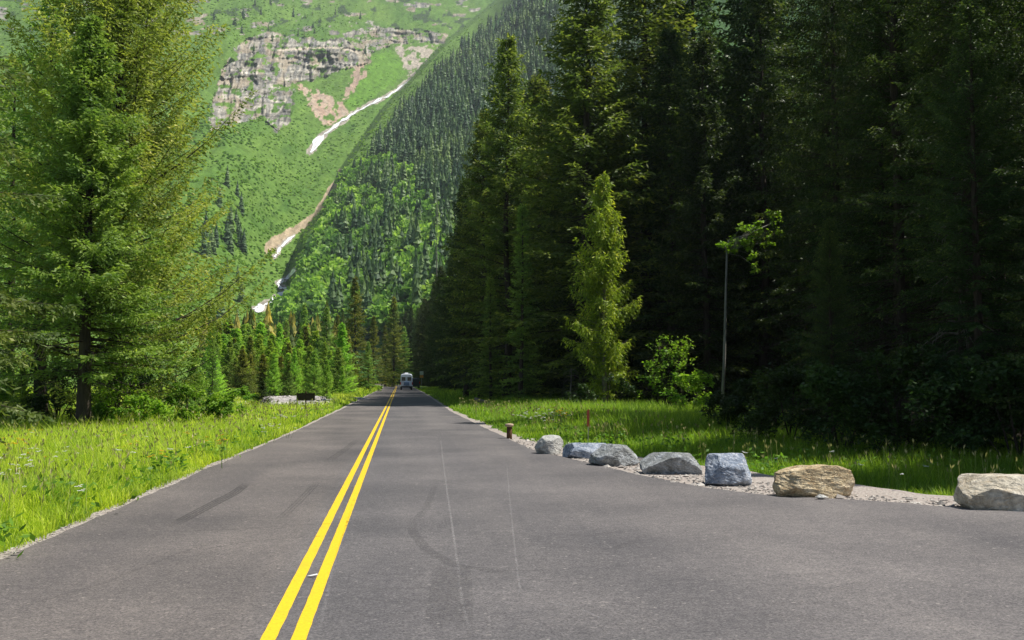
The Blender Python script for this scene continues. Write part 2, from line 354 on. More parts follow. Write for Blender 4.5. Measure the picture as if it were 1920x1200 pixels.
# ---- skid marks, scuffs and hairline seams worn into the asphalt
def ribbon(mb, pts, w, z=.004, wend=None, a=1.0, sub=10):
    P = gnd(np.array([p[0] for p in pts], float), np.array([p[1] for p in pts], float), 0)
    t = np.linspace(0, 1, len(P)); tt = np.linspace(0, 1, sub*len(P)); P = np.stack([np.interp(tt, t, P[:, k]) for k in range(3)], 1)
    d = unit(np.gradient(P, axis=0)); s = np.stack([d[:, 1], -d[:, 0], 0*d[:, 0]], 1)
    ww = np.interp(tt, [0, 1], [w, wend if wend is not None else w])[:, None]/2; P[:, 2] = z
    V = np.stack([P-s*ww, P+s*ww], 1).reshape(-1, 3); i = np.arange(len(tt)-1)*2
    fade = np.minimum(1, np.minimum(tt[:-1], 1-tt[:-1])*6)*a; mb.add(V, np.stack([i, i+1, i+3, i+2], 1), fade)
mb = MB()
for k in range(4): ribbon(mb, [(303+k*7, 991), (370+k*7, 955), (430+k*6, 925), (458+k*4, 906)], .035, a=.8)
for k in range(3): ribbon(mb, [(512+k*7, 980), (560+k*6, 935), (590+k*5, 905)], .03, a=.45)
for k in range(3): ribbon(mb, [(604+k*6, 868), (640+k*5, 845), (665+k*4, 825)], .04, a=.5)
ribbon(mb, [(0, 1150), (190, 1095), (330, 1040), (420, 1010)], .05, a=.25)
ribbon(mb, [(770, 975), (775, 1000), (800, 1030), (850, 1060), (900, 1067), (960, 1080)], .12, a=.35)
ribbon(mb, [(840, 1180), (845, 1120), (848, 1060)], .35, a=.28)
for q_ in ([(300, 998), (420, 994), (520, 988), (620, 982)], [(330, 1040), (470, 1015), (600, 1006)], [(905, 1072), (980, 1070), (1060, 1068)], [(1150, 905), (1300, 912), (1420, 905)], [(700, 905), (820, 902), (905, 915)]): ribbon(mb, q_, .03, a=.5)
for i_ in range(16):
    px_, py_ = 250+(i_*397) % 1600, 940+(i_*131) % 250; ribbon(mb, [(px_, py_), (px_+70+(i_*37) % 90, py_+((i_*53) % 30-15)), (px_+200, py_+((i_*29) % 40-20))], .05+.03*(i_ % 4), a=.16)
ribbon(mb, [(820, 900), (800, 950), (775, 985)], .10, a=.22)
o = obj("road_marking", mb.mesh("skid_marks", M['skid'])); tag(o, kind="structure")
mb = MB()
ribbon(mb, [(824, 800), (830, 860), (838, 920), (848, 990), (858, 1060), (866, 1130), (884, 1200)], .028, .004, .022, sub=14)
ribbon(mb, [(948, 850), (955, 930), (962, 1000), (972, 1090), (978, 1120)], .02, .004, a=.7)
ribbon(mb, [(664, 935), (645, 1000), (625, 1060), (610, 1130), (594, 1200)], .03, .004, a=.55)
ribbon(mb, [(1010, 1125), (1080, 1140), (1140, 1165)], .03, .004, a=.5)
o = obj("road_marking", mb.mesh("scuffs", M['scuff'])); tag(o, kind="structure")
# ---- riverbed: pale gravel bar left of the road
mb = MB(); P = gnd(np.array([480, 520, 560, 600, 628, 622, 570, 500]), np.array([762, 763, 761, 757, 750, 743, 740, 742])); P[:, 2] = 0.05
cen = P.mean(0); V = [cen+[0, 0, .1]]; n = 48; th = np.arange(n)*2*math.pi/n
ang = np.arctan2(P[:, 1]-cen[1], P[:, 0]-cen[0]); r = np.hypot(P[:, 0]-cen[0], P[:, 1]-cen[1]); o_ = np.argsort(ang)
rr = np.interp(th-math.pi, ang[o_], r[o_], period=2*math.pi)*(1+.12*(vnoise(th*4, th*0, 5)-.5))
V = np.concatenate([[cen+[0, 0, .12]], np.stack([cen[0]+rr*.6*np.cos(th-math.pi), cen[1]+rr*.6*np.sin(th-math.pi), .12+0*th], 1), np.stack([cen[0]+rr*np.cos(th-math.pi), cen[1]+rr*np.sin(th-math.pi), -.35+0*th], 1)])
i = np.arange(n); j = (i+1) % n
mb.add(V, [np.stack([0*i, 1+i, 1+j], 1), np.stack([1+i, 1+n+i, 1+n+j, 1+j], 1)])
m, nt, out = mat('river_cobble'); vo = N(nt, "TexVoronoi"); vo.inputs["Scale"].default_value = 4; L(nt, coord(nt, True), vo.inputs["Vector"])
prin(nt, out, ramp(nt, vo.outputs["Color"], [(.2, (.22, .20, .20)), (.6, (.48, .44, .42)), (1, (.62, .58, .55))]), .9, vo.outputs["Distance"], .9, .2); M['cobble'] = m
tag(obj("riverbed", mb.mesh("riverbed", m)), kind="structure")

# ---- mountain terrain
def tps(pts, s=1000.0):
    P = np.array(pts, float); X = P[:, :2]/s; v = np.log(P[:, 2]); n = len(X)
    U = lambda r2: np.where(r2 > 0, r2*np.log(r2+1e-12), 0)
    K = U(((X[:, None]-X[None])**2).sum(-1))+np.eye(n)*1e-4; Q = np.concatenate([np.ones((n, 1)), X], 1)
    A = np.block([[K, Q], [Q.T, np.zeros((3, 3))]]); w = np.linalg.solve(A, np.concatenate([v, np.zeros(3)]))
    def f(px, py):
        px = np.asarray(px, float)/s; py = np.asarray(py, float)/s; o = w[n]+w[n+1]*px+w[n+2]*py
        for k in range(n): o = o+w[k]*U((px-X[k, 0])**2+(py-X[k, 1])**2)
        return np.exp(o)
    return f
fA = tps([(-900, 705, 330), (-900, 300, 900), (-900, -300, 2000), (0, 705, 420), (0, 500, 600), (0, 300, 900), (0, 100, 1400), (0, -300, 2600),
          (400, 705, 440), (400, 600, 560), (430, 450, 720), (430, 300, 900), (420, 180, 1330), (420, 100, 1480), (430, 60, 1600), (430, 0, 1950),
          (600, 705, 480), (560, 590, 640), (530, 520, 720), (520, 460, 820), (600, 400, 960), (620, 340, 1080), (580, 290, 1220), (520, 240, 1230),
          (650, 215, 1480), (755, 158, 1780), (600, 180, 1560), (600, 140, 1680), (600, 100, 1720), (600, 75, 1760), (600, 40, 2000), (600, 0, 2250), (600, -300, 3200),
          (700, 100, 1880), (800, 80, 2100), (900, 20, 2550), (1000, -300, 3300), (2800, -300, 3300), (2800, 700, 1500), (1400, 600, 1400), (1000, 400, 1300)])
fB = tps([(560, 600, 500), (545, 540, 580), (600, 500, 610), (640, 340, 900), (720, 200, 1330), (820, 90, 1720), (930, 0, 2150), (1050, -100, 2450),
          (700, 560, 500), (850, 560, 440), (850, 400, 640), (850, 200, 1020), (1000, 100, 1100), (1000, 0, 1400), (1000, 300, 740), (1000, 500, 470), (1400, 500, 400),
          (1400, 100, 800), (1400, -300, 1400), (2800, -300, 900), (2800, 600, 330), (800, 705, 400), (1400, 705, 330), (2800, 705, 280), (560, 705, 430)])
BND = [(450, 760), (520, 585), (545, 545), (548, 500), (570, 440), (640, 335), (640, 320), (720, 205), (770, 150), (830, 85), (935, 0), (1060, -120), (1300, -330)]
by = np.array([b[1] for b in BND][::-1], float); bx = np.array([b[0] for b in BND][::-1], float)
def bndx(py): return np.interp(py, by, bx)
CLIFF = [(395, 250), (400, 180), (420, 125), (462, 72), (500, 62), (560, 70), (600, 74), (640, 68), (665, 88), (700, 98), (690, 118), (640, 132), (600, 148), (560, 152), (552, 175), (545, 235), (520, 245), (488, 218), (450, 232)]
CLIFF_R = [(640, 62), (700, 50), (770, 55), (840, 62), (832, 84), (800, 80), (740, 82), (700, 98), (665, 88)]
SCREE = [(556, 157), (582, 163), (615, 180), (640, 190), (656, 212), (630, 228), (612, 236), (598, 226), (584, 200)]
SCREE2 = [(662, 126), (688, 116), (686, 142), (668, 165), (655, 182), (640, 188), (652, 160)]
SCREE3 = [(738, 84), (790, 82), (822, 90), (800, 112), (772, 148), (758, 130), (752, 110)]
MEAD = [(700, 100), (735, 95), (750, 115), (762, 135), (745, 152), (700, 182), (662, 205), (645, 195), (672, 160), (690, 140)]
STREAM = [[(768, 150, 1.2), (745, 168, 2), (722, 182, 3.2), (700, 192, 3), (680, 202, 1.6), (660, 213, 2.2), (640, 228, 3), (615, 246, 5), (598, 262, 8), (582, 284, 9)],
          [(553, 441, 2.5), (540, 450, 4), (527, 461, 4), (521, 474, 4), (514, 481, 3)],
          [(556, 502, 3), (548, 510, 4.5), (535, 522, 4), (522, 530, 4.5), (524, 538, 3.5), (545, 541, 3), (520, 555, 5), (505, 567, 8), (486, 578, 10), (474, 577, 3)]]
DIRT = [(642, 322, 6), (640, 338, 7), (622, 350, 5), (606, 384, 7), (590, 402, 4), (560, 428, 7), (530, 446, 10), (505, 462, 9), (500, 470, 5)]
def relief(px, py):
    """fraction by which the slope stands nearer or farther than its smooth form"""
    b = smooth(-6, 6, px-bndx(py))
    r = .012*(fbm(px/60, py/60, 11)-.5)+.005*(fbm(px/9, py/9, 21, 3)-.5)
    k = (inpoly(px, py, CLIFF) | inpoly(px, py, CLIFF_R))*(1-b)
    r = r+k*(.036*(fbm((px+.2*py)/9+2*vnoise(px/20, py/20, 36), py/50, 31, 3)-.5)+.016*(fbm(px/70+py/60, (py-.06*px)/6+1.5*vnoise(px/25, py/18, 37), 33, 3)-.5)+.006*(vnoise(px/3, py/6, 35)-.5))
    r = r+(1-b)*.02*(fbm(px/26+py/40, py/70, 41, 3)-.5)*smooth(520, 200, py)
    return r
def terrY(px, py):
    b = smooth(-7, 7, px-bndx(py)); a_, b_ = fA(px, py), fB(px, py)
    return (a_*(1-b)+np.minimum(b_, a_)*b)*(1+relief(px, py))
gx = np.concatenate([np.arange(-900, -60, 24), np.arange(-60, 380, 7), np.arange(380, 860, 1.6), np.arange(860, 1100, 3), np.arange(1100, 2800, 22)])
gy = np.concatenate([np.arange(-320, -20, 14), np.arange(-20, 280, 1.6), np.arange(280, 620, 2.5), np.arange(620, 706, 8), [709]])
GX, GY = np.meshgrid(gx, gy); D = terrY(GX, GY); P = at(GX, GY, D); P[-1, :, 2] = -3
nx, ny = len(gx), len(gy); i = np.arange(ny-1)[:, None]*nx; j = np.arange(nx-1)[None]
mb = MB(); mb.add(P.reshape(-1, 3), np.stack([i+j+nx, i+j+nx+1, i+j+1, i+j], -1).reshape(-1, 4))
me = mb.mesh("mountain", M['mountain'], True)
def col(*c): return np.array(c)
g1 = fbm(GX/30, GY/30, 51)[..., None]; g2 = fbm(GX/5, GY/5, 53, 3)[..., None]
green = col(.060, .135, .025)*(1-g1)+col(.14, .23, .045)*g1; green = green*(.72+.55*g2)
cl = green.copy()
def put(mask, c, soft=None):
    global cl; w = mask.astype(float)[..., None]; cl = cl*(1-w)+c*w
wob_x, wob_y = GX+10*(fbm(GX/12, GY/12, 61)-.5), GY+8*(fbm(GX/12, GY/12, 63)-.5)
wx_ = GX+14*(fbm(GX/16, GY/16, 65)-.5)+GY*.15; wy_ = GY+9*(fbm(GX/19, GY/15, 66)-.5)-GX*.06
rk = fbm(wx_/3.5, wy_/13, 71, 4)[..., None]; rk = np.clip((rk-.5)*2.4+.5, 0, 1); st = fbm(wx_/70, wy_/4, 73, 3)[..., None]
ledge_shade = (fbm(wx_/38, wy_/2.6, 93, 3)[..., None] < .43)*.42; gully = (fbm(wx_/3.2, wy_/26, 94, 3)[..., None] < .41)*.35; cap_ = (fbm(wx_/30, wy_/3.0, 96, 3)[..., None] > .60)*.28  # ledge and gully shade, and lit caps, painted into the rock colour
rockc = (col(.165, .165, .16)*(1-rk)+col(.40, .375, .32)*rk)*(.6+.8*st)*(1-ledge_shade)*(1-gully)*(1+cap_)
tan_ = smooth(.48, .62, fbm(GX/22, GY/22, 75))[..., None]; rockc = rockc*(1-tan_*.5)+col(.36, .29, .20)*tan_*.5
cx_, cy_ = GX+26*(fbm(GX/13, GY/13, 57)-.5), GY+20*(fbm(GX/13, GY/13, 58)-.5)
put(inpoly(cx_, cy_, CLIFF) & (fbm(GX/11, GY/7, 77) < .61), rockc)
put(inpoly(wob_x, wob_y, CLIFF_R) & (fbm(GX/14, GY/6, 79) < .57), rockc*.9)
put((GY < 66) & (fbm(GX/24, GY/9, 81) > .64), rockc*.85)
put((GY < 60) & (fbm(GX/20, GY/12, 83) < .36), col(.045, .075, .03)*(1+0*g1))
sx_, sy_ = GX+16*(fbm(GX/9, GY/9, 67)-.5), GY+14*(fbm(GX/9, GY/9, 68)-.5); g3 = fbm(GX/3, GY/3, 69, 3)[..., None]; g4 = fbm((GX-GY*.6)/6, (GX+GY)/40, 70, 3)[..., None]
gr = fbm(GX/10, GY/10, 72) < .60
put(inpoly(sx_, sy_, SCREE) & gr, (col(.40, .27, .20)*(1-g4)+col(.38, .33, .26)*g4)*(.55+.8*g3)); put(inpoly(sx_, sy_, SCREE2) & gr, col(.36, .27, .21)*(.55+.85*g3))
put(inpoly(sx_, sy_, SCREE3) & (fbm(GX/8, GY/5, 74) < .57), col(.36, .32, .27)*(.5+.9*g3)); put(inpoly(sx_, sy_, MEAD), col(.105, .215, .028)*(.7+.6*g2))
put(polydist(GX, wob_y, [(522, 93, 1.6), (570, 91, 1.8), (620, 88, 1.6), (650, 92, 1.8), (672, 101, 1.2)]) < 0, col(.50, .44, .36)*(1+0*g1))
put(polydist(wob_x, wob_y, DIRT) < 0, col(.36, .29, .20)*(.45+1.0*fbm(GX/4, GY/4, 78, 3)[..., None]))
for s_ in STREAM: put(polydist(wob_x, wob_y, [(x, y, w*.6+2.2) for x, y, w in s_]) < 0, col(.33, .30, .26)*(.4+1.1*g3))
put(GX > bndx(GY)+10, col(.07, .15, .04)*(.7+.6*g2)); nb = (GX > bndx(GY)-2) & (GX <= bndx(GY)+44) & (GY < 330)
put(nb, col(.12, .21, .045)*(.7+.6*g2))
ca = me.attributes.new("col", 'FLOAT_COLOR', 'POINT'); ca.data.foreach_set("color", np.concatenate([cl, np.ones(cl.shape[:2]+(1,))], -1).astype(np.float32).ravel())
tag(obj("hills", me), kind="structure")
# ---- the stream: foaming water laid in its bed
mb = MB()
for si, s_ in enumerate(STREAM):
    t = np.arange(len(s_)); tt = np.linspace(0, len(s_)-1, len(s_)*9); px = np.interp(tt, t, [q[0] for q in s_])+3*(vnoise(tt*2.2, tt*0, 15)-.5); py = np.interp(tt, t, [q[1] for q in s_])+4*(vnoise(tt*2.7, tt*0, 16)-.5); w = np.interp(tt, t, [q[2] for q in s_])*.60*np.clip(-.05+1.7*vnoise(tt*2.8, tt*0, 12), .14, 1.35)
    d = unit(np.stack([np.gradient(px), np.gradient(py)], 1))
    for o0, o1, sd in ((-1, -.35, 1), (-.25, .3, 2), (.42, .95, 3)):
        j0 = (vnoise(tt*2.3, tt*0+sd, 5)-.5)*.5; j1 = (vnoise(tt*2.9, tt*0+sd, 6)-.5)*.5
        if w.max() < 6: o0, o1 = (o0*.8, o1*.8+.12)
        a0 = np.stack([px-d[:, 1]*w*(o0+j0), py+d[:, 0]*w*(o0+j0)], 1); a1 = np.stack([px-d[:, 1]*w*(o1+j1), py+d[:, 0]*w*(o1+j1)], 1)
        A0 = at(a0[:, 0], a0[:, 1], terrY(a0[:, 0], a0[:, 1])*.9965); A1 = at(a1[:, 0], a1[:, 1], terrY(a1[:, 0], a1[:, 1])*.9965)
        i = np.arange(len(tt)-1)*2; mb.add(np.stack([A0, A1], 1).reshape(-1, 3), np.stack([i, i+1, i+3, i+2], 1))
tag(obj("stream", mb.mesh("stream", M['water'])), "white water cascading down the rocky gully of the mountainside", None, None, "structure")

# ---------------------------------------------------------------- plants: generators
def conifer(H, R, seed, cb=.08, dz=.42, nb=5, step=.15, twl=.5, lL=.17, lW=.035, e0=-12, e1=38, droop=.25, up=.15, hang=.35, K=4,
            shape=.85, tr=None, lean=(0, 0), dead=0, jitter=.3, side=None, tail=.0, wood=True, topthin=1.0, tuft=1.0, basethin=.55):
    """returns (wood MB, needle MB) of a conifer standing at the origin"""
    rs = np.random.RandomState(seed); w, g = MB(), MB(); tr = tr or H*.011
    hz = np.linspace(-.3, H, 14); wx = .012*H*(vnoise(hz*.25, hz*0+seed, 1)-.5)
    ax = lambda z: np.stack([np.interp(z, hz, wx)+lean[0]*z, np.interp(z, hz, wx[::-1]*0)+lean[1]*z, z], -1)
    tube(w, ax(hz), np.maximum(tr*(1-np.clip(hz, 0, H)/H)**.8*(1+.5*np.exp(-np.clip(hz, 0, H)*1.5)), .012), 8)
    z = cb*H
    while z < H*.985:
        t = (z-cb*H)/(H*(1-cb)); rad = R*((1-t)**shape)*min(1, basethin+t*(5 if basethin > .5 else 1.9))*topthin**(t*3)+.12
        for b in range(rs.randint(max(2, nb-1), nb+2)):
            az = rs.rand()*2*math.pi; Lb = rad*rs.uniform(1-jitter*1.3, 1+jitter*.6)
            if side is not None: Lb *= 1+side[1]*math.cos(az-side[0])
            if rs.rand() < .08: Lb *= 1.22
            el = math.radians(e0+(e1-e0)*t+rs.normal()*6); zz = z+rs.uniform(-.5, .5)*dz
            n = max(3, int(Lb/step)); s = (np.arange(n)+.6)/n
            hd = np.array([math.cos(az), math.sin(az), 0.0]); sd = np.array([-hd[1], hd[0], 0])
            bend = rs.normal()*.12
            def cur(s): return ax(np.array([zz]))[0]+hd*(Lb*s*math.cos(el))[:, None]+sd*(Lb*bend*s**2)[:, None]+np.array([0, 0, 1.0])*(Lb*(s*math.sin(el)-droop*s**2*(1-t*.6)+up*s**3))[:, None]
            if wood and Lb > .35: tube(w, cur(np.linspace(0, .92, 5)), np.linspace(max(.010, .011*Lb), .004, 5), 3, cap=False)
            if t < dead and rs.rand() < .75: 
                if Lb > .6:
                    q = cur(np.linspace(.3, .95, 5))
                    for q_ in q: tube(w, [q_, q_+rs.normal(size=3)*.22+hd*.2-np.array([0, 0, .25])], [.008, .003], 3, cap=False)
                continue
            p = cur(s); s2 = .18 if Lb > 1 else 0.0; keep = s > s2; p = p[keep]; s_ = s[keep]
            if len(p) == 0: continue
            for sg in (-1, 1):
                ang = math.radians(58)+rs.normal(size=len(p))*.25
                td = hd*np.cos(ang)[:, None]+sd*(sg*np.sin(ang))[:, None]; td[:, 2] = -hang*rs.uniform(.3, 1.5, len(p))+.12*s_
                tl = (twl*(1-.62*s_)*np.minimum(1, .35+Lb*.5)*rs.uniform(.6, 1.25, len(p)))
                k = (np.arange(K)+.3)/K
                cpos = (p[:, None]+td[:, None]*(tl[:, None]*k)[..., None]+np.array([0, 0, -1.0])*((tl*hang)[:, None]*k**2*.5)[..., None]).reshape(-1, 3)
                dirs = np.repeat(td, K, 0)+rs.normal(size=(len(p)*K, 3))*.42*tuft
                ss = np.repeat(s_, K); kk = np.tile(k, len(p))
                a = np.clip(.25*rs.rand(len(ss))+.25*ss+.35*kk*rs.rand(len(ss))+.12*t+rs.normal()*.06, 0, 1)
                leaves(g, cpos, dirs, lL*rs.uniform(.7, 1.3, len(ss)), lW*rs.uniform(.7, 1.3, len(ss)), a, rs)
            # leader tufts along the branch itself
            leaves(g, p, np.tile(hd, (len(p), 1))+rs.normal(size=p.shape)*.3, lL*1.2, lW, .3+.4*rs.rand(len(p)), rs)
            if tail and Lb > .8:
                n3 = int(len(p)*tail*6); q = p[rs.randint(0, len(p), n3)]; o_ = rs.rand(n3, 1)
                leaves(g, q+np.array([0, 0, -1.])*o_*.45+rs.normal(size=(n3, 3))*.05, np.tile([0, 0, -1.], (n3, 1))+rs.normal(size=(n3, 3))*.3, lL, lW, .2+.5*rs.rand(n3), rs)
        z += dz*(1-.45*t)*rs.uniform(.8, 1.2)
    n = 24; zt = H*(1-.04*rs.rand(n)); leaves(g, ax(zt)*1.0, np.tile([0, 0, 1.], (n, 1))+rs.normal(size=(n, 3))*.5, lL, lW, .7, rs)
    return w, g
def broadleaf(blobs, n, lsz, seed, stems=None, wr=.03, twig=True, flat=.3):
    """leafy plant: blobs = (x, y, z, radius, squash)"""
    rs = np.random.RandomState(seed); w, g = MB(), MB()
    for st in (stems or []): tube(w, st, np.linspace(wr, wr*.3, len(st)), 5)
    for (x, y, z, r, sq) in blobs:
        if twig:
            for _ in range(5):
                q = unit(rs.normal(size=3))*r*.85*np.array([1, 1, sq]); q[2] = abs(q[2])*.8
                tube(w, [np.array([x, y, z-r*sq*.6]), np.array([x, y, z])+q*.5, np.array([x, y, z])+q], [wr*.35, wr*.22, wr*.1], 3, cap=False)
        ncl = max(4, int(n/14)); cc = unit(rs.normal(size=(ncl, 3)))*(rs.rand(ncl, 1)**.4)*r*np.array([1, 1, sq])+np.array([x, y, z])
        c = (cc[:, None]+rs.normal(size=(ncl, 14, 3))*r*.13).reshape(-1, 3); d = rs.normal(size=c.shape); d[:, 2] = d[:, 2]*.4-.25
        a = np.clip(np.repeat(rs.rand(ncl), 14)*.45+rs.rand(len(c))*.5, 0, 1)
        leaves(g, c, d, lsz*rs.uniform(.6, 1.3, len(c)), lsz*.33*rs.uniform(.7, 1.3, len(c)), a, rs, nrm=unit(rs.normal(size=c.shape)*.6+np.array([0, 0, 1.])))
    return w, g
def make_tree(name, wg, mats, loc, rz=0, sc=1.0, label=None, cat='conifer', group=None, parts=('trunk', 'crown')):
    w, g = wg; r = empty(name, loc, rz, sc)
    obj(parts[0], w.mesh(parts[0], mats[0], True), r); obj(parts[1], g.mesh(parts[1], mats[1]), r)
    return tag(r, label, cat, group)
def dup(root, loc, rz, sc, label=None, group=None, mats=None):
    r = root.copy(); C.objects.link(r); r.location = tuple(loc); r.rotation_euler = (0, 0, rz); r.scale = (sc, sc, sc) if np.isscalar(sc) else sc
    if label: r['label'] = label
    if group: r['group'] = group
    for ch in list(root.children):
        c = ch.copy(); C.objects.link(c); c.parent = r
        if mats and ch.name.split('.')[0] in mats:
            c.material_slots[0].link = 'OBJECT'; c.material_slots[0].material = mats[ch.name.split('.')[0]]
    return r
def gz(x, y): return float(ground_z(np.array([[x]]), np.array([[y]]))[0, 0])
def base(px, Y):
    x = at(px, 711, Y)[0]; return np.array([x, Y, gz(x, Y)-.03])
def Hfor(px, pytop, Y): return float(at(px, pytop, Y)[2]-base(px, Y)[2])

# ================================================================ RIGHT-HAND FOREST
HF = 28.0
fkinds = [conifer(HF, 4.6, 101, shape=.62, cb=.04, dz=.46, nb=6, step=.20, twl=.75, lL=.26, lW=.055, K=4, droop=.30, up=.18, hang=.45),
          conifer(HF, 4.2, 102, cb=.08, dz=.44, nb=6, step=.20, twl=.7, lL=.25, lW=.055, K=4, droop=.38, up=.22, hang=.5, shape=.58, dead=.07),
          conifer(HF, 5.0, 103, shape=.66, cb=.04, dz=.50, nb=6, step=.20, twl=.8, lL=.27, lW=.055, K=4, droop=.22, up=.12, e1=42, jitter=.42),
          conifer(HF, 3.8, 104, shape=.55, cb=.10, dz=.42, nb=5, step=.20, twl=.7, lL=.25, lW=.052, K=4, droop=.45, up=.25, hang=.6, dead=.14, jitter=.4)]
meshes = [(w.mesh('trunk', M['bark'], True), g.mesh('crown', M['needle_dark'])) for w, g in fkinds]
fine_ = [conifer(HF, 4.4, 111, shape=.62, cb=.05, dz=.44, nb=6, step=.15, twl=.62, lL=.15, lW=.027, K=6, droop=.30, up=.18, hang=.5, dead=.06),
         conifer(HF, 4.0, 112, shape=.58, cb=.09, dz=.42, nb=6, step=.15, twl=.60, lL=.15, lW=.027, K=6, droop=.38, up=.22, hang=.6, dead=.16)]
meshes += [(w.mesh('trunk', M['bark'], True), g.mesh('crown', M['needle_dark'])) for w, g in fine_]
def forest_tree(k, x, y, H, rz, label, group=None, wide=1.0, m=None):
    if y < 40: k = 4+k % 2
    r = empty('conifer_tree', (x, y, gz(x, y)-.1), rz, (H/HF*wide, H/HF*wide, H/HF))
    obj('trunk', meshes[k][0], r); c = obj('crown', meshes[k][1], r)
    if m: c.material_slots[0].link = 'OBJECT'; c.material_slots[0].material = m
    return tag(r, label, 'conifer', group)
rs = np.random.RandomState(7)
placed = []
heroes = [  # px, top y, distance, model, width, label
    (950, 62, 78, 2, 1.0, "tall conifer with a sunlit pointed tip, leftmost of the tall trees right of the road"),
    (1012, 140, 84, 0, 1.1, "shorter conifer whose green tip shows just right of the tall pointed one"),
    (1105, -95, 69, 0, 1.3, "tall conifer with lit drooping boughs behind the yellow-green cedar"),
    (1214, -120, 73, 3, 1.5, "very tall sun-edged conifer right of and behind the yellow-green cedar"),
    (872, 335, 97, 1, 1.0, "dark conifer standing at the left foot of the tall pointed conifer"),
    (905, 205, 90, 1, .95, "dark conifer pressed against the left side of the tall pointed conifer"),
    (1305, -150, 76, 1, 1.1, "black-green conifer rising directly behind the lit roadside bush"),
    (1420, -260, 68, 0, 1.0, "shaded conifer just behind the thin pale-trunked aspen"),
    (1575, -300, 36, 1, .72, "large shaded conifer with layered boughs right of the aspen"),
    (1660, -340, 32, 0, .75, "massive dark conifer behind the tan boulder"),
    (1775, -320, 31, 3, .85, "dark conifer filling the upper right between the massive one and the frame's edge"),
    (1880, -380, 29, 2, .8, "dark conifer at the right edge of the view above the buff boulder"),
]
for px, ty, Y, k, wd, lab in heroes:
    b = base(px, Y); H = Hfor(px, ty, Y); forest_tree(k, b[0], Y, H, rs.rand()*6.28, lab, None, wd, M['needle_lit'] if px < 1250 and px > 900 else None); placed.append((b[0], Y))
# sunny places that the photograph shows open to the light
targets = [(x, y, .3) for x in np.arange(6.6, 12.0, 1.3) for y in np.arange(44, 60, 3)]
targets += [(12.2+dx, 59+dy, z) for dx in (-1, .5, 2) for dy in (-1.5, 0) for z in (3, 6, 9, 12)] + [(13.4+d, 50, z) for z in (1.5, 3, 4.5) for d in (-.8, .8)]+[(13.4, 46, 1.5)] + [(15.4, 45, 8), (15.4, 45, 9)]
targets += [(3.6, 24.3, .4), (4.4, 24.6, .4)]; targets = np.array(targets)
def blocks(x, y, H, R):
    z = np.arange(1.5, H, 1.0)[None]; t = (z-targets[:, 2:3])/SUN[2]; ok = t > 0
    qx = targets[:, 0:1]+SUN[0]*t-x; qy = targets[:, 1:2]+SUN[1]*t-y
    return ((np.hypot(qx, qy) < R*(1-z/H)**.85+.1) & ok).any()
# roadside row running away into the distance
Y = 94.0
while Y < 440:
    x = float(rightX(Y))+5.4+rs.rand()*1.8; H = rs.uniform(19, 27); forest_tree(rs.randint(4), x, Y, H, rs.rand()*6.28, ("dark conifer in the nearer half of the row receding right of the road" if Y < 170 else "conifer in the middle stretch of the row receding right of the road" if Y < 250 else "small far conifer near the end of the row receding right of the road" if Y < 340 else "tiny conifer at the very end of the row receding right of the road"), "conifers in the row right of the road", rs.uniform(.9, 1.15))
    placed.append((x, Y)); Y += rs.uniform(3.6, 5.5)*(1+Y/300)
# the ones that shade the near verge, then the depth of the forest
_rank = {}
def where(x, y):
    px = 750+x/y*1900
    for lim, nm in ((890, 'left of the tall pointed conifer'), (1010, 'behind the tall pointed conifer'), (1090, 'between the tall pointed conifer and the yellow-green cedar'), (1190, 'behind the yellow-green cedar'), (1320, 'behind the lit roadside bush'),
                    (1430, 'behind the thin aspen'), (1600, 'behind the tan boulder and its left neighbour'), (1790, 'above the gap between the tan and buff boulders')):
        if px < lim: return nm
    return 'behind the buff boulder at the right edge'
def try_tree(x, y, H, k, sp_, lab, grp, wide=1.0):
    if any((x-a)**2+(y-b)**2 < sp_**2 for a, b in placed): return False
    if blocks(x, y, H, 4.9*wide*H/28): return False
    if lab is None:
        w_ = where(x, y); lab = ("near" if y < 50 else "mid-distance" if y < 95 else "far")+" dark forest conifer "+w_
    forest_tree(k, x, y, H, rs.rand()*6.28, lab, grp, wide); placed.append((x, y)); return True
for x, y, H in ((14.6, 24.5, 18), (17.0, 22.5, 21), (15.0, 29.0, 19), (20.5, 25.5, 22), (13.6, 17.9, 13), (16.8, 16.4, 17), (19.4, 17.6, 19), (18.4, 20.6, 18), (13.0, 21.6, 11), (18.6, 34.2, 20), (10.6, 24.0, 6), (19.8, 30.5, 27), (15.8, 18.3, 18), (20.2, 19.2, 18), (14.6, 21.0, 18)):
    try_tree(x, y, H, rs.randint(4), 2.2, ("young" if H < 15 else "tall" if H > 22 else "mid-height")+" forest-edge conifer "+where(x, y), "conifers at the near forest edge", 1.05)
n = 0; tries = 0
while n < 150 and tries < 9000:
    tries += 1; y = rs.uniform(26, 250) if rs.rand() < .6 else rs.uniform(26, 110); x = rs.uniform(8, 85)
    if y > 68: xmin = float(rightX(y))+8
    elif y > 37: xmin = 15
    else: xmin = 12
    if x < xmin or x > .66*y+3: continue
    depth_in = x-xmin
    if depth_in > 45: continue
    pxx = 750+x/y*1900
    if y < 58 and 1150 < pxx < 1500: continue
    n += try_tree(x, y, min(rs.uniform(23, 32), (x-2.2)*1.73 if y < 60 else 99), rs.randint(4), 3.4+depth_in*.06+y*.008, None, "conifers massed in the right-hand forest", rs.uniform(.9, 1.15))
print("forest trees", len(placed))

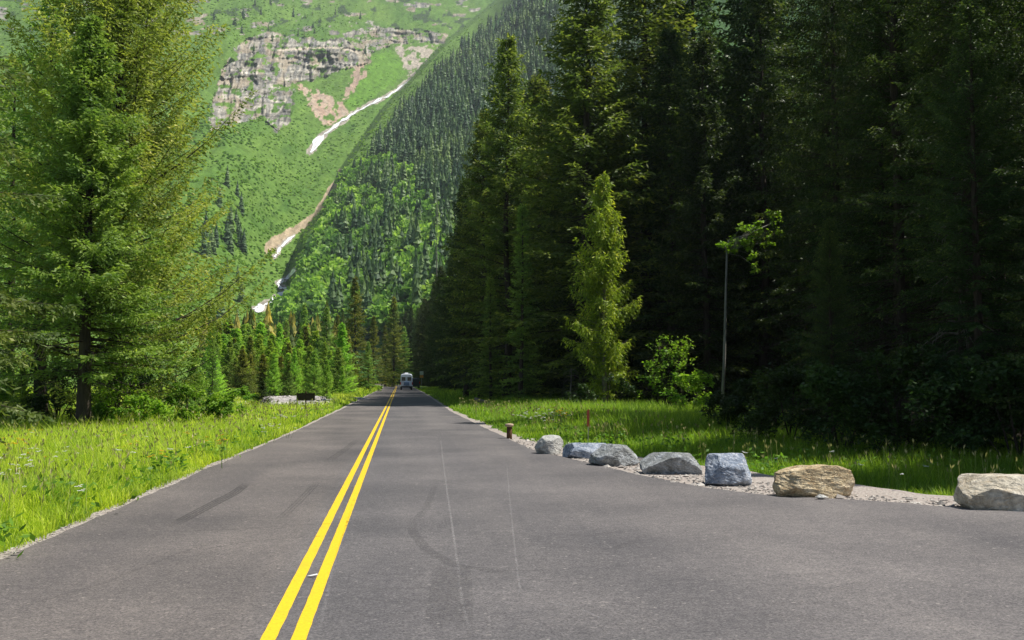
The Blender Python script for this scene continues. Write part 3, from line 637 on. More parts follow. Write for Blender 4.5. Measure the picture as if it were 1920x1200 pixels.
# slender young firs in front of the dark wall
w, g = conifer(9, 1.0, 120, cb=.02, dz=.26, nb=5, step=.1, twl=.28, lL=.14, lW=.028, K=3, droop=.12, up=.1, hang=.2)
fir = make_tree('fir_tree', (w, g), (M['bark'], M['needle_blue']), base(978, 68), 0, Hfor(978, 385, 68)/9, "slender spire-topped young fir in front of the dark trees left of the cedar", 'conifer')
b = base(920, 74); dup(fir, b, 2.0, (1.25*Hfor(920, 520, 74)/9, 1.25*Hfor(920, 520, 74)/9, Hfor(920, 520, 74)/9), "low young fir with sunlit boughs at the foot of the tall pointed conifer")

# yellow-green cedar
w, g = conifer(12.5, 2.2, 130, cb=.08, dz=.30, nb=5, step=.12, twl=.62, lL=.20, lW=.034, K=4, e0=-5, e1=48, droop=.30, up=.42, hang=.9, shape=.74, tail=.8, jitter=.55, tuft=.85, basethin=.34)
make_tree('cedar_tree', (w, g), (M['deadwood'], M['cedar']), base(1133, 60), .6, Hfor(1133, 325, 60)/12.5, "yellow-green cedar with drooping sprays glowing in the sun before the dark forest", 'cedar')

# thin aspen with one leafy sprig
Ya = 45.0; b = base(1351, Ya); tp = at(1363, 470, Ya)-b; rs2 = np.random.RandomState(5)
st = [np.array([0, 0, 0]), tp*.35+[.05, 0, 0], tp*.7+[.02, 0, 0], tp, tp+[.12, .1, .5], at(1400, 440, Ya)-b, at(1455, 415, Ya)-b]
blobs = []; spr = []
for px, py, r in ((1362, 462, .22), (1380, 448, .34), (1400, 438, .38), (1418, 432, .36), (1432, 440, .34), (1450, 415, .36), (1456, 400, .2), (1405, 460, .26), (1440, 455, .22), (1412, 480, .2), (1415, 500, .2), (1350, 458, .12), (1390, 425, .22), (1425, 418, .2), (1442, 398, .14), (1375, 470, .16), (1462, 436, .16)):
    q = at(px, py, Ya+rs2.uniform(-.4, .4))-b; blobs.append((q[0], q[1], q[2], r*1.2, .85)); spr = spr+[[tp*.985, (tp+q)/2+[0, 0, .12], q]]
w, g = broadleaf(blobs, 84, .17, 55, spr, .016)
tube(w, st[:4], [.085, .07, .055, .045], 7); tube(w, st[3:], [.045, .03, .022, .012], 5)
make_tree('aspen_tree', (w, g), (M['bark_grey'], M['leaf_lit']), b, 0, 1, "thin aspen with a bare pale trunk and one bright leafy sprig at its top", 'aspen')

# roadside bushes
def bush(name, px, Y, wpx, hpx, seed, mkey, label, cat='bush', n=120, lsz=.13, nb=9, group=None, squash=.8, stems=6):
    rs = np.random.RandomState(seed); b = base(px, Y); k = FPX/Y; W, H = wpx/k, hpx/k; bl = []; sts = []
    for i in range(nb):
        t = rs.rand()**.8; r = H*rs.uniform(.17, .27)*(1-.35*t); bl.append((rs.uniform(-.5, .5)*W*(1-.5*t), rs.uniform(-.4, .4)*W*.8*(1-.5*t), H*(.18+.72*t), r, squash))
    for i in range(stems):
        q = bl[i % nb]; sts.append([np.array([rs.normal()*.1, rs.normal()*.1, -.1]), np.array([q[0]*.5, q[1]*.5, q[2]*.5]), np.array(q[:3])])
    w, g = broadleaf(bl, n, lsz, seed, sts, .03)
    return make_tree(name, (w, g), (M['bark'], M[mkey]), b, 0, 1, label, cat, group, ('stem', 'foliage'))
bush('roadside_bush', 1258, 50, 105, 165, 61, 'leaf_lit', "tall open bush with sunlit leaves on upright stems at the forest edge", n=56, lsz=.16, nb=30, stems=14)
bush('roadside_bush', 1298, 46, 120, 95, 62, 'leaf_lit', "low sunlit green bush below the thin aspen", n=200, lsz=.15, nb=10)
bush('roadside_bush', 1135, 57, 150, 75, 63, 'leaf_dark', "low shaded bush at the foot of the yellow-green cedar", n=150, lsz=.15)
shr = [(1395, 31, 170, 120, "shaded bush at the forest edge above the blue-grey boulders"), (1480, 25.5, 190, 170, "dark leafy bush behind the gap between the striped and tan boulders"),
       (1575, 22.5, 230, 220, "broad dark leafy bush directly behind the tan boulder"), (1690, 21.5, 230, 240, "tall shadowy bush right of the tan boulder, tallest of the dark bushes"),
       (1795, 20.5, 230, 240, "shadowy leafy bush left of and behind the buff boulder"), (1905, 19.5, 240, 240, "dark leafy bush behind the buff boulder at the right edge of the view"),
       (1530, 30, 180, 230, "dark bush rising behind the broad one above the tan boulder"), (1840, 27, 260, 290, "highest dark thicket at the right, behind the other bushes"),
       (1990, 21, 230, 260, "dark leafy bush partly outside the right edge of the view")]
for i, (px, Y, w_, h_, lab) in enumerate(shr): bush('forest_shrub', px, Y, w_, h_, 70+i, 'leaf_dark', lab, n=360, lsz=.105, nb=18)

def snag(px, ty, Y, seed, label, nb=34, ln=.8, rad=.10):
    rs = np.random.RandomState(seed); b = base(px, Y); H = Hfor(px, ty, Y); w, g = MB(), MB(); z = np.linspace(-.2, H, 9); ax = np.stack([.10*np.sin(z*.5+seed), .08*np.cos(z*.4), z], 1)
    tube(w, ax, rad*(1-np.clip(z, 0, H)/H*.85), 7)
    for k in range(nb):
        zz = H*rs.uniform(.25, .98); a = rs.rand()*6.28; l = ln*rs.uniform(.5, 1.2)*(1.2-zz/H*.6); h = np.array([math.cos(a), math.sin(a), 0]); p0 = np.array([np.interp(zz, z, ax[:, 0]), np.interp(zz, z, ax[:, 1]), zz])
        q = [p0, p0+h*l*.5+[0, 0, .05*l], p0+h*l*.9-[0, 0, .25*l], p0+h*l-[0, 0, .7*l]]; tube(g, q, [.022, .015, .010, .004], 4, cap=False)
    make_tree('dead_tree', (w, g), (M['deadwood'] if px < 1500 else M['bark'], M['deadwood']), b, 0, 1, label, 'dead tree', None, ('trunk', 'branch_tangle'))
snag(1812, 300, 23.5, 3, "grey dead tree with drooping bare branches before the dark forest above the buff boulder", 46, .9)
snag(1072, 690, 63, 5, "small bleached snag at the forest foot left of the yellow-green cedar", 14, .9, .08)
snag(818, 372, 330, 6, "far bleached snag standing above the receding roadside row", 12, 1.6, .3)
for k_, (px_, Y_, w__, h__, mk_, lab_) in enumerate([(505, 100, 40, 20, 'leaf_lit', "low willow bush at the back left of the gravel bar"), (548, 112, 44, 18, 'leaf_lit', "low willow bush behind the middle of the gravel bar"), (588, 118, 40, 18, 'leaf_lit', "low bush behind the gravel bar above the signboard"), (475, 72, 40, 24, 'leaf_lit', "low bush just left of the lone small spruce")]):
    bush('meadow_bush', px_, Y_, w__, h__, 150+k_, mk_, lab_, n=120, lsz=.22, nb=8)
# ================================================================ LEFT SIDE TREES
w, g = conifer(13.6, 3.3, 201, cb=.13, dz=.27, nb=7, step=.11, twl=.55, lL=.15, lW=.029, K=6, droop=.15, up=.15, e0=-8, e1=45, hang=.4, dead=.12, jitter=.38, tr=.21)
make_tree('spruce_tree', (w, g), (M['bark'], M['needle_blue']), base(158, 36), 1.0, Hfor(150, 30, 36)/13.6, "full green spruce with a dark trunk at the edge of the left-hand meadow", 'spruce')
w, g = conifer(24, 5.9, 202, cb=.04, dz=.40, nb=6, step=.12, twl=.95, lL=.17, lW=.030, K=7, droop=-.08, up=.26, e0=4, e1=48, hang=.34, dead=.06, jitter=.34, side=(-2.2, -.04), tr=.25, shape=.55, tuft=1.3)
make_tree('fir_tree', (w, g), (M['bark'], M['needle_olive']), base(212, 41), 2.2, 1, "huge olive-tinged fir with long upswept branches, widest of the left-hand trees", 'conifer')
w, g = conifer(17, 3.3, 203, cb=.12, dz=.40, nb=5, step=.15, twl=.55, lL=.17, lW=.032, K=4, droop=.2, up=.15, dead=.15, tr=.24)
t3 = make_tree('spruce_tree', (w, g), (M['bark'], M['needle_blue']), base(76, 45), 0, 1.15, "darker spruce whose trunk stands left of and behind the meadow spruce", 'spruce')
dup(t3, base(-60, 50), 1.4, 1.25, "spruce at the left edge of the view behind the other left-hand trees")
dup(t3, base(15, 60), 2.7, 1.2, "distant spruce seen in the gaps at the far left of the view")
dup(t3, base(300, 62), 4.1, .62, "shorter spruce hidden behind the huge olive-tinged fir")
w, g = conifer(15, 3.1, 204, cb=.07, dz=.34, nb=6, step=.10, twl=.6, lL=.12, lW=.022, K=8, droop=.12, up=.1, e0=-14, e1=40, hang=.55, jitter=.3, tr=.2)
make_tree('spruce_tree', (w, g), (M['bark'], M['needle_near']), base(-240, 18.5), .4, 1, "near spruce at the left edge with light green branch tips reaching in", 'spruce')

def cf(px, ty, Y, k, label, group=None, wide=1.0, mats=None, name='conifer_tree'):
    b = base(px, Y); H = Hfor(px, ty, Y); s = H/protoH[k]; return dup(protos[k], b, rs.rand()*6.28, (s*wide, s*wide, s), label, group, mats)
# medium conifers beyond the meadow
protos, protoH = [], [18.0, 7.0, 7.0]
w, g = conifer(18, 3.3, 210, cb=.03, dz=.42, nb=5, step=.22, twl=.6, lL=.27, lW=.06, K=3, droop=.2, up=.12, hang=.4)
b = base(665, 170); protos.append(make_tree('conifer_tree', (w, g), (M['bark'], M['needle_mid']), b, 0, Hfor(665, 518, 170)/18, "tallest pointed conifer with a rusty sunlit side at the road's left bend", 'conifer'))
w, g = conifer(7, 1.9, 211, cb=.02, dz=.26, nb=5, step=.13, twl=.38, lL=.20, lW=.042, K=3, droop=.05, up=.15, e0=5, e1=55, hang=.15)
b = base(612, 84); protos.append(make_tree('young_conifer', (w, g), (M['bark'], M['needle_young']), b, 0, Hfor(612, 676, 84)/7, "small bright young conifer right beside the brown signboard", 'conifer'))
w, g = conifer(7, 1.65, 212, cb=.02, dz=.24, nb=5, step=.13, twl=.34, lL=.19, lW=.04, K=3, droop=.1, up=.15, e0=0, e1=50, hang=.2, jitter=.4)
b = base(640, 120); protos.append(make_tree('young_conifer', (w, g), (M['bark'], M['needle_young']), b, 0, Hfor(652, 606, 120)/7, "bright yellow-green young conifer standing before the tallest pointed conifer", 'conifer'))
mids = [(700, 592, 205, 0, 1.0, "conifer just right of the tallest pointed conifer by the road's left bend", None), (738, 556, 235, 0, 1.0, "rust-tipped pointed conifer nearest the road's vanishing point on the left", None),
        (757, 612, 300, 0, 1.1, "small far conifer right above the white van's left side", None), (722, 610, 260, 0, 1.0, "far conifer between the two rust-tipped pointed conifers", None),
        (612, 575, 150, 0, 1.05, "dark full conifer left of the tallest pointed conifer", None), (588, 602, 165, 0, 1.1, "dark conifer above the middle of the young tree stand", None),
        (570, 568, 180, 0, 1.0, "dark narrow conifer above the left half of the young tree stand", None), (632, 590, 195, 0, .9, "brownish conifer tucked behind the dark full conifer", None),
        (536, 600, 200, 0, 1.0, "dusky conifer just below the foot of the white stream", None), (500, 608, 215, 0, 1.0, "dusky conifer left of and below the stream's foot", None),
        (428, 562, 170, 0, .55, "thin lone spire standing against the green slope left of the stream", None), (398, 590, 60, 0, .5, "dark thin conifer at the right fringe of the huge fir", None),
        (690, 640, 150, 0, 1.15, "short dark conifer near the left road edge at the bend", None), (655, 660, 125, 0, 1.2, "low full conifer before the roadside trees at the left bend", None)]
dk = {'crown': M['needle_dark']}; bl = {'crown': M['needle_blue']}
for i, (px, ty, Y, k, wd, lab, grp) in enumerate(mids): cf(px, ty, Y, k, lab, grp, wd, None if i in (0, 1, 3, 7) else bl)
n = 0
while n < 125:
    px = rs.uniform(395, 655); t = rs.rand(); Y = 84+t*90
    if px > 630 and Y < 110: continue
    top = 598+(1-t)*70+(px-400)*.10+rs.uniform(-20, 30)
    if Y < 112 and 455 < px < 660 and Y < 100: continue
    H = Hfor(px, top, Y)
    if H < 1.5: continue
    cf(px, top, Y, 1+rs.randint(2), "bright green young conifer in the "+("front" if Y < 112 else "middle" if Y < 142 else "back")+" of the stand, "+("left of the lone small spruce" if px < 470 else "above the gravel bar" if px < 550 else "behind the brown signboard" if px < 610 else "nearest the road"), "young conifers in the stand left of the road", rs.uniform(.75, 1.35), None if rs.rand() < .6 else bl if rs.rand() < .6 else {'crown': M['needle_mid']}); n += 1
for px, ty, Y, lab, wd in ((492, 716, 65, "small dark spruce alone at the meadow edge before the gravel bar", 1.6), (365, 655, 46, "young spruce among bright bushes right of the meadow spruce", 1.0),
                       (42, 690, 40, "bluish young spruce left of the meadow spruce's trunk", 1.0), (12, 660, 44, "young spruce at the far left edge of the view among bushes", 1.0), (105, 640, 50, "young spruce in the shade behind the meadow spruce's trunk", 1.0)):
    cf(px, ty, Y, 1, lab, None, wd, dk if px == 492 else bl)
# bright bushes under the left trees
lb = [(335, 36, 90, 48, 'leaf_lit', "small sunny bush at the meadow's edge, nearest the camera of those under the fir"), (398, 39, 100, 60, 'leaf_lit', "sunny yellow-green bush just left of the one nearest the gravel bar"), (275, 38, 130, 75, 'leaf_lit', "bright green bush right of the meadow spruce's trunk"), (350, 42, 140, 80, 'leaf_lit', "yellow-green bush below the huge fir's long branches"),
      (420, 45, 90, 62, 'leaf_lit', "yellow-green bush nearest the gravel bar at the meadow's far edge"), (222, 39.5, 130, 130, 'leaf_lit', "green bush close behind the meadow spruce's trunk"),
      (95, 40, 130, 75, 'leaf_dark', "dark bush left of the meadow spruce's trunk"), (10, 42, 120, 80, 'leaf_lit', "yellowish bush at the left edge of the meadow"),
      (300, 52, 190, 130, 'leaf_lit', "tall green bush behind the others under the huge fir"), (30, 55, 200, 130, 'leaf_lit', "bright tall bush behind the young spruces at far left"),
      (440, 78, 90, 34, 'leaf_lit', "rounded pale willow bush beside the gravel bar"), (150, 52, 200, 150, 'leaf_dark', "shaded bush far behind the meadow spruce's trunk"), (255, 44, 150, 150, 'leaf_dark', "tall shaded bush between the meadow spruce and the thin trunk further right"), (110, 43, 150, 140, 'leaf_dark', "tall shaded bush left of the meadow spruce's trunk, behind the dark low one"), (340, 48, 150, 140, 'leaf_dark', "shaded thicket behind the yellow-green bushes below the fir's long branches"), (185, 37.5, 90, 60, 'leaf_lit', "small bright bush hugging the right foot of the meadow spruce"), (690, 150, 60, 22, 'leaf_lit', "low bush at the left road edge before the bend")]
for i, (px, Y, w_, h_, mk, lab) in enumerate(lb): bush('meadow_bush', px, Y, w_, h_, 90+i, mk, lab, n=190, lsz=.12 if Y < 60 else .2, nb=12)

# ================================================================ HILLSIDE WOODS (uncountable)
rs = np.random.RandomState(31)
def lowcone(n, H, rs):
    k = 8; V = []; nl = 10
    z0 = np.repeat(np.linspace(.04, .93, nl), k); z0 = z0+rs.uniform(-.03, .03, nl*k); az = rs.rand(nl*k)*6.28
    rad = .20*(1-z0)**.7*rs.uniform(.6, 1.25, nl*k); tip = np.stack([rad*np.cos(az), rad*np.sin(az), z0-.03], 1)
    up_ = np.stack([0*az, 0*az, z0+.13], 1); s = np.stack([-np.sin(az), np.cos(az), 0*az], 1)*(.62*rad+.014)[:, None]; mid = (tip+np.stack([0*az, 0*az, z0+.03], 1))/2
    return np.stack([up_, mid+s, tip, mid-s], 1).reshape(-1, 3), z0
def scatter(mb, pts, kind, rs, hs):
    for k in range(8):      # eight shapes, each used many times
        sel = np.arange(len(pts)) % 8 == k
        if not sel.any(): continue
        P = pts[sel]; h = hs[sel]
        if kind == 'cone': V, z0 = lowcone(0, 1, rs); av = .15+.22*rs.rand(len(z0))+.12*z0
        else:
            n = 130 if kind == 'tree' else 22; u = unit(rs.normal(size=(n, 3))); u[:, 2] = np.abs(u[:, 2])*1.2-.15
            c = u*np.array([.36, .36, .5])*rs.uniform(.55, 1.1, (n, 1))+np.array([0, 0, .5]); d = unit(rs.normal(size=(n, 3))+u*.5); s = unit(np.cross(d, rs.normal(size=(n, 3))))
            l = .10 if kind == 'tree' else .28; V = np.stack([c-d*l, c+s*l*.7, c+d*l, c-s*l*.7], 1).reshape(-1, 3); z0 = c[:, 2]; av = .2+.3*rs.rand(n)
            if kind == 'shrub': V[:, 2] *= .6
        nq = len(z0); rot = rs.rand(len(P))*6.28; cr, sr = np.cos(rot), np.sin(rot)
        W = np.stack([V[None, :, 0]*cr[:, None]-V[None, :, 1]*sr[:, None], V[None, :, 0]*sr[:, None]+V[None, :, 1]*cr[:, None], np.broadcast_to(V[None, :, 2], (len(P), len(V)))], -1)*h[:, None, None]+P[:, None]
        a = np.clip(av[None]+(rs.rand(len(P), 1)-.35)*(1.15 if kind != 'shrub' else .8), 0, 1).ravel()
        mb.add(W.reshape(-1, 3), np.arange(len(P)*nq*4).reshape(-1, 4), a)
def hill_pts(n, x0, x1, y0, y1, test):
    px = rs.uniform(x0, x1, n); py = rs.uniform(y0, y1, n); m_ = test(px, py); px, py = px[m_], py[m_]
    Dd = terrY(px, py); return px, py, at(px, py, Dd*1.004)
nearstream = lambda px, py: np.min([polydist(px, py, [(x, y, w+2.5) for x, y, w in s_]) for s_ in STREAM], 0) < 0
declim = lambda px, py: py > np.interp(px, [540, 640, 700, 760, 850, 1000, 1100], [600, 350, 300, 330, 450, 520, 600])+40*(fbm(px/30, py/30, 91)-.5)
# conifer-clad flank
px, py, P = hill_pts(10500, 620, 1300, -60, 640, lambda x, y: (x > bndx(y)+14+45*fbm(x/20, y/20, 95)*(y < 330)) & ~(declim(x, y) & (fbm(x/14, y/14, 97) < .60)))
hs = rs.uniform(13, 26, len(P))*np.interp(px-bndx(py), [8, 60], [.6, 1]); mb = MB(); scatter(mb, P, 'cone', rs, hs)
tag(obj("hillside_conifers", mb.mesh("hillside_conifers", M['hill_conifer'])), "bluish-green conifer forest clothing the steep slope right of the stream", "forest", None, "stuff")
px, py, P = hill_pts(3600, 520, 1100, 220, 640, lambda x, y: (x > bndx(y)+4) & declim(x, y) & ~nearstream(x, y))
mb = MB(); scatter(mb, P, 'tree', rs, rs.uniform(8, 16, len(P)))
tag(obj("hillside_broadleaf_trees", mb.mesh("hillside_broadleaf", M['hill_leaf'])), "rounded green broadleaf wood on the lower slope right of the stream", "forest", None, "stuff")
bad = lambda x, y: inpoly(x, y, SCREE) | inpoly(x, y, SCREE2) | (inpoly(x, y, SCREE3) & (rs.rand(len(x)) < .9)) | (inpoly(x, y, CLIFF) & (rs.rand(len(x)) < .93)) | nearstream(x, y) | (polydist(x, y, DIRT) < 1)
px, py, P = hill_pts(30000, -60, 930, -10, 640, lambda x, y: (x < bndx(y)+30) & ~bad(x, y) & (fbm(x/22, y/22, 99) > .36))
mb = MB(); scatter(mb, P, 'shrub', rs, rs.uniform(1.8, 4.2, len(P))*np.interp(py, [0, 300, 600], [1.25, 1.0, .75]))
tag(obj("hillside_shrubs", mb.mesh("hillside_shrubs", M['shrub_hill'])), "low green shrubs covering the open mountainside", "shrubs", None, "stuff")
px, py, P = hill_pts(420, 380, 860, 0, 700, lambda x, y: (x < bndx(y)-4) & (((y < 75) & (x < 640)) | ((y > 350) & (x < 460)) | ((fbm(x/25, y/25, 98) > .6) & (y < 110))))
mb = MB(); scatter(mb, P, 'cone', rs, rs.uniform(10, 20, len(P)))
tag(obj("scattered_hill_conifers", mb.mesh("scattered_hill_conifers", M['hill_conifer'])), "small dark conifers dotted above the pale cliff", "forest", None, "stuff")
# wood closing the valley floor at the foot of the slopes
n = 420; px = rs.uniform(380, 820, n); Yv = rs.uniform(260, 470, n); xv = at(px, 711, Yv)[:, 0]; keep = (xv < leftX(Yv)-9) | (xv > rightX(Yv)+8)
P = np.stack([xv, Yv, np.zeros(n)], 1)[keep]; mb = MB(); scatter(mb, P, 'cone', rs, rs.uniform(12, 21, len(P)))
tag(obj("valley_wood", mb.mesh("valley_wood", M['needle_mid'])), "mixed conifer wood on the valley floor at the foot of the slope", "forest", None, "stuff")

# ================================================================ GRASS (uncountable)
rs = np.random.RandomState(77)
def blades(mb, X, Y, Hh, Wd, rs, a0=0.0, bend=.8):
    n = len(X); z = ground_z(X, Y); b = np.stack([X, Y, z-.01], 1); az = rs.rand(n)*6.28; d = np.stack([np.cos(az), np.sin(az), 0*az], 1)
    s = np.stack([-d[:, 1], d[:, 0], 0*az], 1)*(Wd/2)[:, None]; bd = ((.15+rs.rand(n))*bend*Hh)[:, None]
    m1 = b+d*bd*.3+np.array([0, 0, 1.])*(Hh*.55)[:, None]; tp = b+d*bd+np.array([0, 0, 1.])*Hh[:, None]
    V = np.stack([b-s, b+s, m1+s*.8, m1-s*.8, tp], 1).reshape(-1, 3); i = np.arange(n)*5
    a = np.clip(a0+rs.rand(n)*.75+.15*(vnoise(X*.7, Y*.7, 4)-.5), 0, 1)
    mb.add(V, np.stack([i, i+1, i+2, i+3], 1), a*.85); mb.F.append(np.stack([i+3, i+2, i+4], 1)+mb.n-n*5); mb.A.append(a); mb.M.append(np.zeros(n))
mb = MB()
for y0, y1, dens in ((6, 11, 900), (11, 16, 760), (16, 24, 480), (24, 36, 260), (36, 52, 110), (52, 100, 34), (100, 220, 6)):
    xw0, xw1 = -.47*y1-4, -3.6; n = int((xw1-xw0)*(y1-y0)*dens); X = rs.uniform(xw0, xw1, n); Y = rs.uniform(y0, y1, n)
    k = (X < leftX(Y)-.02-.20*vnoise(Y*2.3, Y*0, 3)) & (X > -.45*Y-2.5); P2 = proj(np.stack([X, Y, 0*X], 1)); k &= ~((P2[:, 0] > 488) & (P2[:, 0] < 622) & (Y > 67) & (Y < 122)); X, Y = X[k], Y[k]
    ed = np.clip((leftX(Y)-X)/.9, .45, 1); cl_ = .55+.95*fbm(X*.9, Y*.9, 8)
    blades(mb, X, Y, np.where(rs.rand(len(X)) < .04, 1.45, 1)*rs.uniform(.18, .58, len(X))*ed*cl_, rs.uniform(.006, .011, len(X))*np.interp(Y, [10, 20, 40, 100, 200], [1, 1.5, 2.8, 6, 12]), rs)
def extras(mb, Y0, Y1, n, left, rs):
    Y = Y0+(Y1-Y0)*rs.rand(n)**1.4; X = (leftX(Y)-.1-rs.rand(n)*np.minimum(14, .45*Y)) if left else rightX(Y)+np.interp(Y, GWY, GWX)+.2+rs.rand(n)*6
    if left: P2 = proj(np.stack([X, Y, 0*X], 1)); k = ~((P2[:, 0] > 488) & (P2[:, 0] < 622) & (Y > 67)); X, Y = X[k], Y[k]
    n = len(X); h = rs.uniform(.35, .72, n); az = rs.rand(n)*6.28; b = np.stack([X, Y, ground_z(X, Y)], 1); t = b+np.stack([.16*np.cos(az)*h, .16*np.sin(az)*h, h], 1); s = np.stack([-np.sin(az), np.cos(az), 0*az], 1)*(.0018*np.maximum(1, Y/16))[:, None]
    mb.add(np.stack([b-s, b+s, t+s, t-s], 1).reshape(-1, 3), np.arange(4*n).reshape(-1, 4), rs.rand(n), 1)
    for q in range(3): leaves(mb, t+rs.normal(size=(n, 3))*.012-[0, 0, .03], rs.normal(size=(n, 3))*.3+[0, 0, 1.], .09, .007*np.maximum(1, Y/12), rs.rand(n), rs, 1)
    m_ = int(n*.6); c = b[:m_]; pn = fbm(c[:, 0]*.7, c[:, 1]*.7, 6) > .5; c = c[pn]
    for q in range(16):
        d = rs.normal(size=c.shape); d[:, 2] = np.abs(d[:, 2])*.5; leaves(mb, c+rs.normal(size=c.shape)*[.14, .14, .0]+[0, 0, 1.]*rs.uniform(.05, .42, (len(c), 1)), d, .12, .030, rs.rand(len(c))*.7, rs, 2, nrm=unit(rs.normal(size=c.shape)*.5+[0, 0, 1.]))
M['dry'] = foliage('dry_stalks', (.20, .19, .07), (.36, .33, .14), (.55, .49, .26), .3, 0, 0); M['weed'] = foliage('broad_weeds', (.07, .16, .02), (.17, .33, .04), (.34, .50, .08), .4, 0, .7)
extras(mb, 7, 60, 2600, True, rs)
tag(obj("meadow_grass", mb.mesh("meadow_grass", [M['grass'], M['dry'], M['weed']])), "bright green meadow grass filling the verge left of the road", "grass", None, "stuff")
mb = MB()
for y0, y1, dens in ((11, 16, 600), (16, 24, 420), (24, 36, 230), (36, 52, 120), (52, 80, 50), (80, 200, 9)):
    xw1 = min(.70*y1+2, 24); n = int((xw1-2.5)*(y1-y0)*dens); X = rs.uniform(2.5, xw1, n); Y = rs.uniform(y0, y1, n)
    g_ = np.interp(Y, GWY, GWX); k = (X > rightX(Y)+g_+.3*(vnoise(X*2, Y*2, 9)-.4)) & (X < .70*Y+2) & (X < rightX(Y)+np.interp(Y, [20, 60, 80, 200], [12, 14, 8, 7])); X, Y = X[k], Y[k]
    dd = X-rightX(Y)-np.interp(Y, GWY, GWX)
    hh = np.clip(.3+dd*.22, .3, 1.25)*np.where(Y > 30, 1.25, .9)
    blades(mb, X, Y, rs.uniform(.16, .55, len(X))*hh, rs.uniform(.007, .012, len(X))*np.interp(Y, [10, 20, 40, 100, 200], [1, 1.5, 2.8, 6, 12]), rs)
extras(mb, 14, 60, 700, False, rs)
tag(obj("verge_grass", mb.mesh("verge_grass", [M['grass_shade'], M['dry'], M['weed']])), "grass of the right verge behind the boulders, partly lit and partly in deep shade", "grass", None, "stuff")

# flowers: each plant a thing with stem and head
def flower(seed, mk, H=.5, n=5, r=.03):
    rs = np.random.RandomState(seed); w, g = MB(), MB()
    for i in range(n):
        q = np.array([rs.normal()*.12, rs.normal()*.12, H*rs.uniform(.8, 1.15)]); tube(w, [[0, 0, 0], q*.5+[0, 0, .03], q], [.004, .003, .002], 3, cap=False)
        for c in range(7):
            cc = q+np.array([rs.normal()*r, rs.normal()*r, rs.normal()*r*.25]); a = rs.rand()*6.28
            leaves(g, np.repeat(cc[None], 5, 0), np.array([[math.cos(a+k*1.257), math.sin(a+k*1.257), .35] for k in range(5)]), r*.9, r*.4, .5, rs, nrm=np.tile([0, 0, 1.], (5, 1)))
    return w, g
M['white_petal'] = simple('white_petals', (.80, .80, .76), .6); M['yellow_petal'] = simple('yellow_petals', (.78, .50, .03), .6); M['stem'] = simple('green_stems', (.08, .15, .03), .7)
wf = make_tree('wildflower', flower(1, 0, .62, 1, .026), (M['stem'], M['white_petal']), (0, 0, 0), 0, 1, "white-flowered meadow plant standing in the grass left of the road", 'wildflower', "white wildflowers left of the road", ('stem', 'flower_head'))
yf = make_tree('wildflower', flower(2, 0, .56, 1, .030), (M['stem'], M['yellow_petal']), (0, 0, 0), 0, 1, "yellow-flowered meadow plant standing in the grass left of the road", 'wildflower', "yellow wildflowers left of the road", ('stem', 'flower_head'))
def spots(root, pts, lab=None, grp=None):
    first = True
    for px, py in pts:
        P = gnd(float(px), float(py)); s = rs.uniform(.8, 1.15)*(1 if P[1] < 30 else 1.35)
        if lab is None and first: root.location = (P[0], P[1], gz(P[0], P[1])); root.rotation_euler = (0, 0, 1); first = False; continue
        dup(root, (P[0], P[1], gz(P[0], P[1])), rs.rand()*6.28, s, lab, grp)
J = lambda l, n, sx, sy: [(x+rs.normal()*sx, y+rs.normal()*sy) for x, y in l for _ in range(n)]
spots(wf, J([(30, 890), (100, 880), (40, 905)], 9, 24, 8)+J([(235, 900), (325, 895), (120, 985), (25, 955), (60, 835)], 2, 12, 8)+J([(505, 828), (530, 822), (490, 832)], 6, 10, 4)+[(362, 806), (560, 800), (290, 850), (180, 850)])
spots(yf, J([(240, 865), (360, 862), (415, 872), (290, 905), (20, 850), (50, 838), (10, 870)], 5, 12, 6)+J([(35, 860)], 16, 45, 18))
spots(wf, J([(1010, 812), (1030, 806), (1060, 808), (1000, 804), (985, 808)], 6, 12, 5)+[(1420, 893), (1437, 890), (1633, 905), (1680, 915), (1755, 905), (1550, 880), (1290, 850)], "white-flowered plant in the grass right of the road behind the boulders", "white wildflowers right of the road")
spots(yf, J([(1045, 803), (1055, 806), (1060, 803)], 4, 8, 3), "yellow-flowered plant in the sunlit grass right of the road", "yellow wildflowers right of the road")

# ================================================================ GRAVEL STONES, BOULDERS
mb = MB(); rs = np.random.RandomState(8)
ico = np.array([[0, 0, 1], [.9, 0, .2], [.28, .85, .25], [-.72, .5, .15], [-.7, -.55, .2], [.3, -.85, .2], [0, 0, -.6]]); icf = np.array([[0, 1, 2], [0, 2, 3], [0, 3, 4], [0, 4, 5], [0, 5, 1], [6, 2, 1], [6, 3, 2], [6, 4, 3], [6, 5, 4], [6, 1, 5]])
def stones(X, Y, S, z=-.015):
    for x, y, s in zip(X, Y, S):
        a = rs.rand()*6.28; V = (ico+rs.normal(size=ico.shape)*.18)*s*np.array([1, rs.uniform(.6, 1), rs.uniform(.35, .7)]); V = np.stack([V[:, 0]*math.cos(a)-V[:, 1]*math.sin(a), V[:, 0]*math.sin(a)+V[:, 1]*math.cos(a), V[:, 2]], 1)
        mb.add(V+[x, y, z], icf, rs.rand())
Y = rs.uniform(12.3, 30, 3000); Y = Y[rs.rand(len(Y)) < np.interp(Y, [12, 18, 30], [1, .8, .3])]; X = rightX(Y)+rs.uniform(-.12, 1.5, len(Y)); stones(X, Y, rs.uniform(.012, .04, len(Y))*np.where(rs.rand(len(Y)) < .06, 2.4, 1))
Y = rs.uniform(6, 26, 1500); stones(leftX(Y)-rs.uniform(-.14, .18, len(Y)), Y, rs.uniform(.008, .022, len(Y)))
P = gnd(rs.uniform(490, 618, 900), rs.uniform(745, 761, 900)); stones(P[:, 0], P[:, 1], rs.uniform(.08, .28, 900), .05)
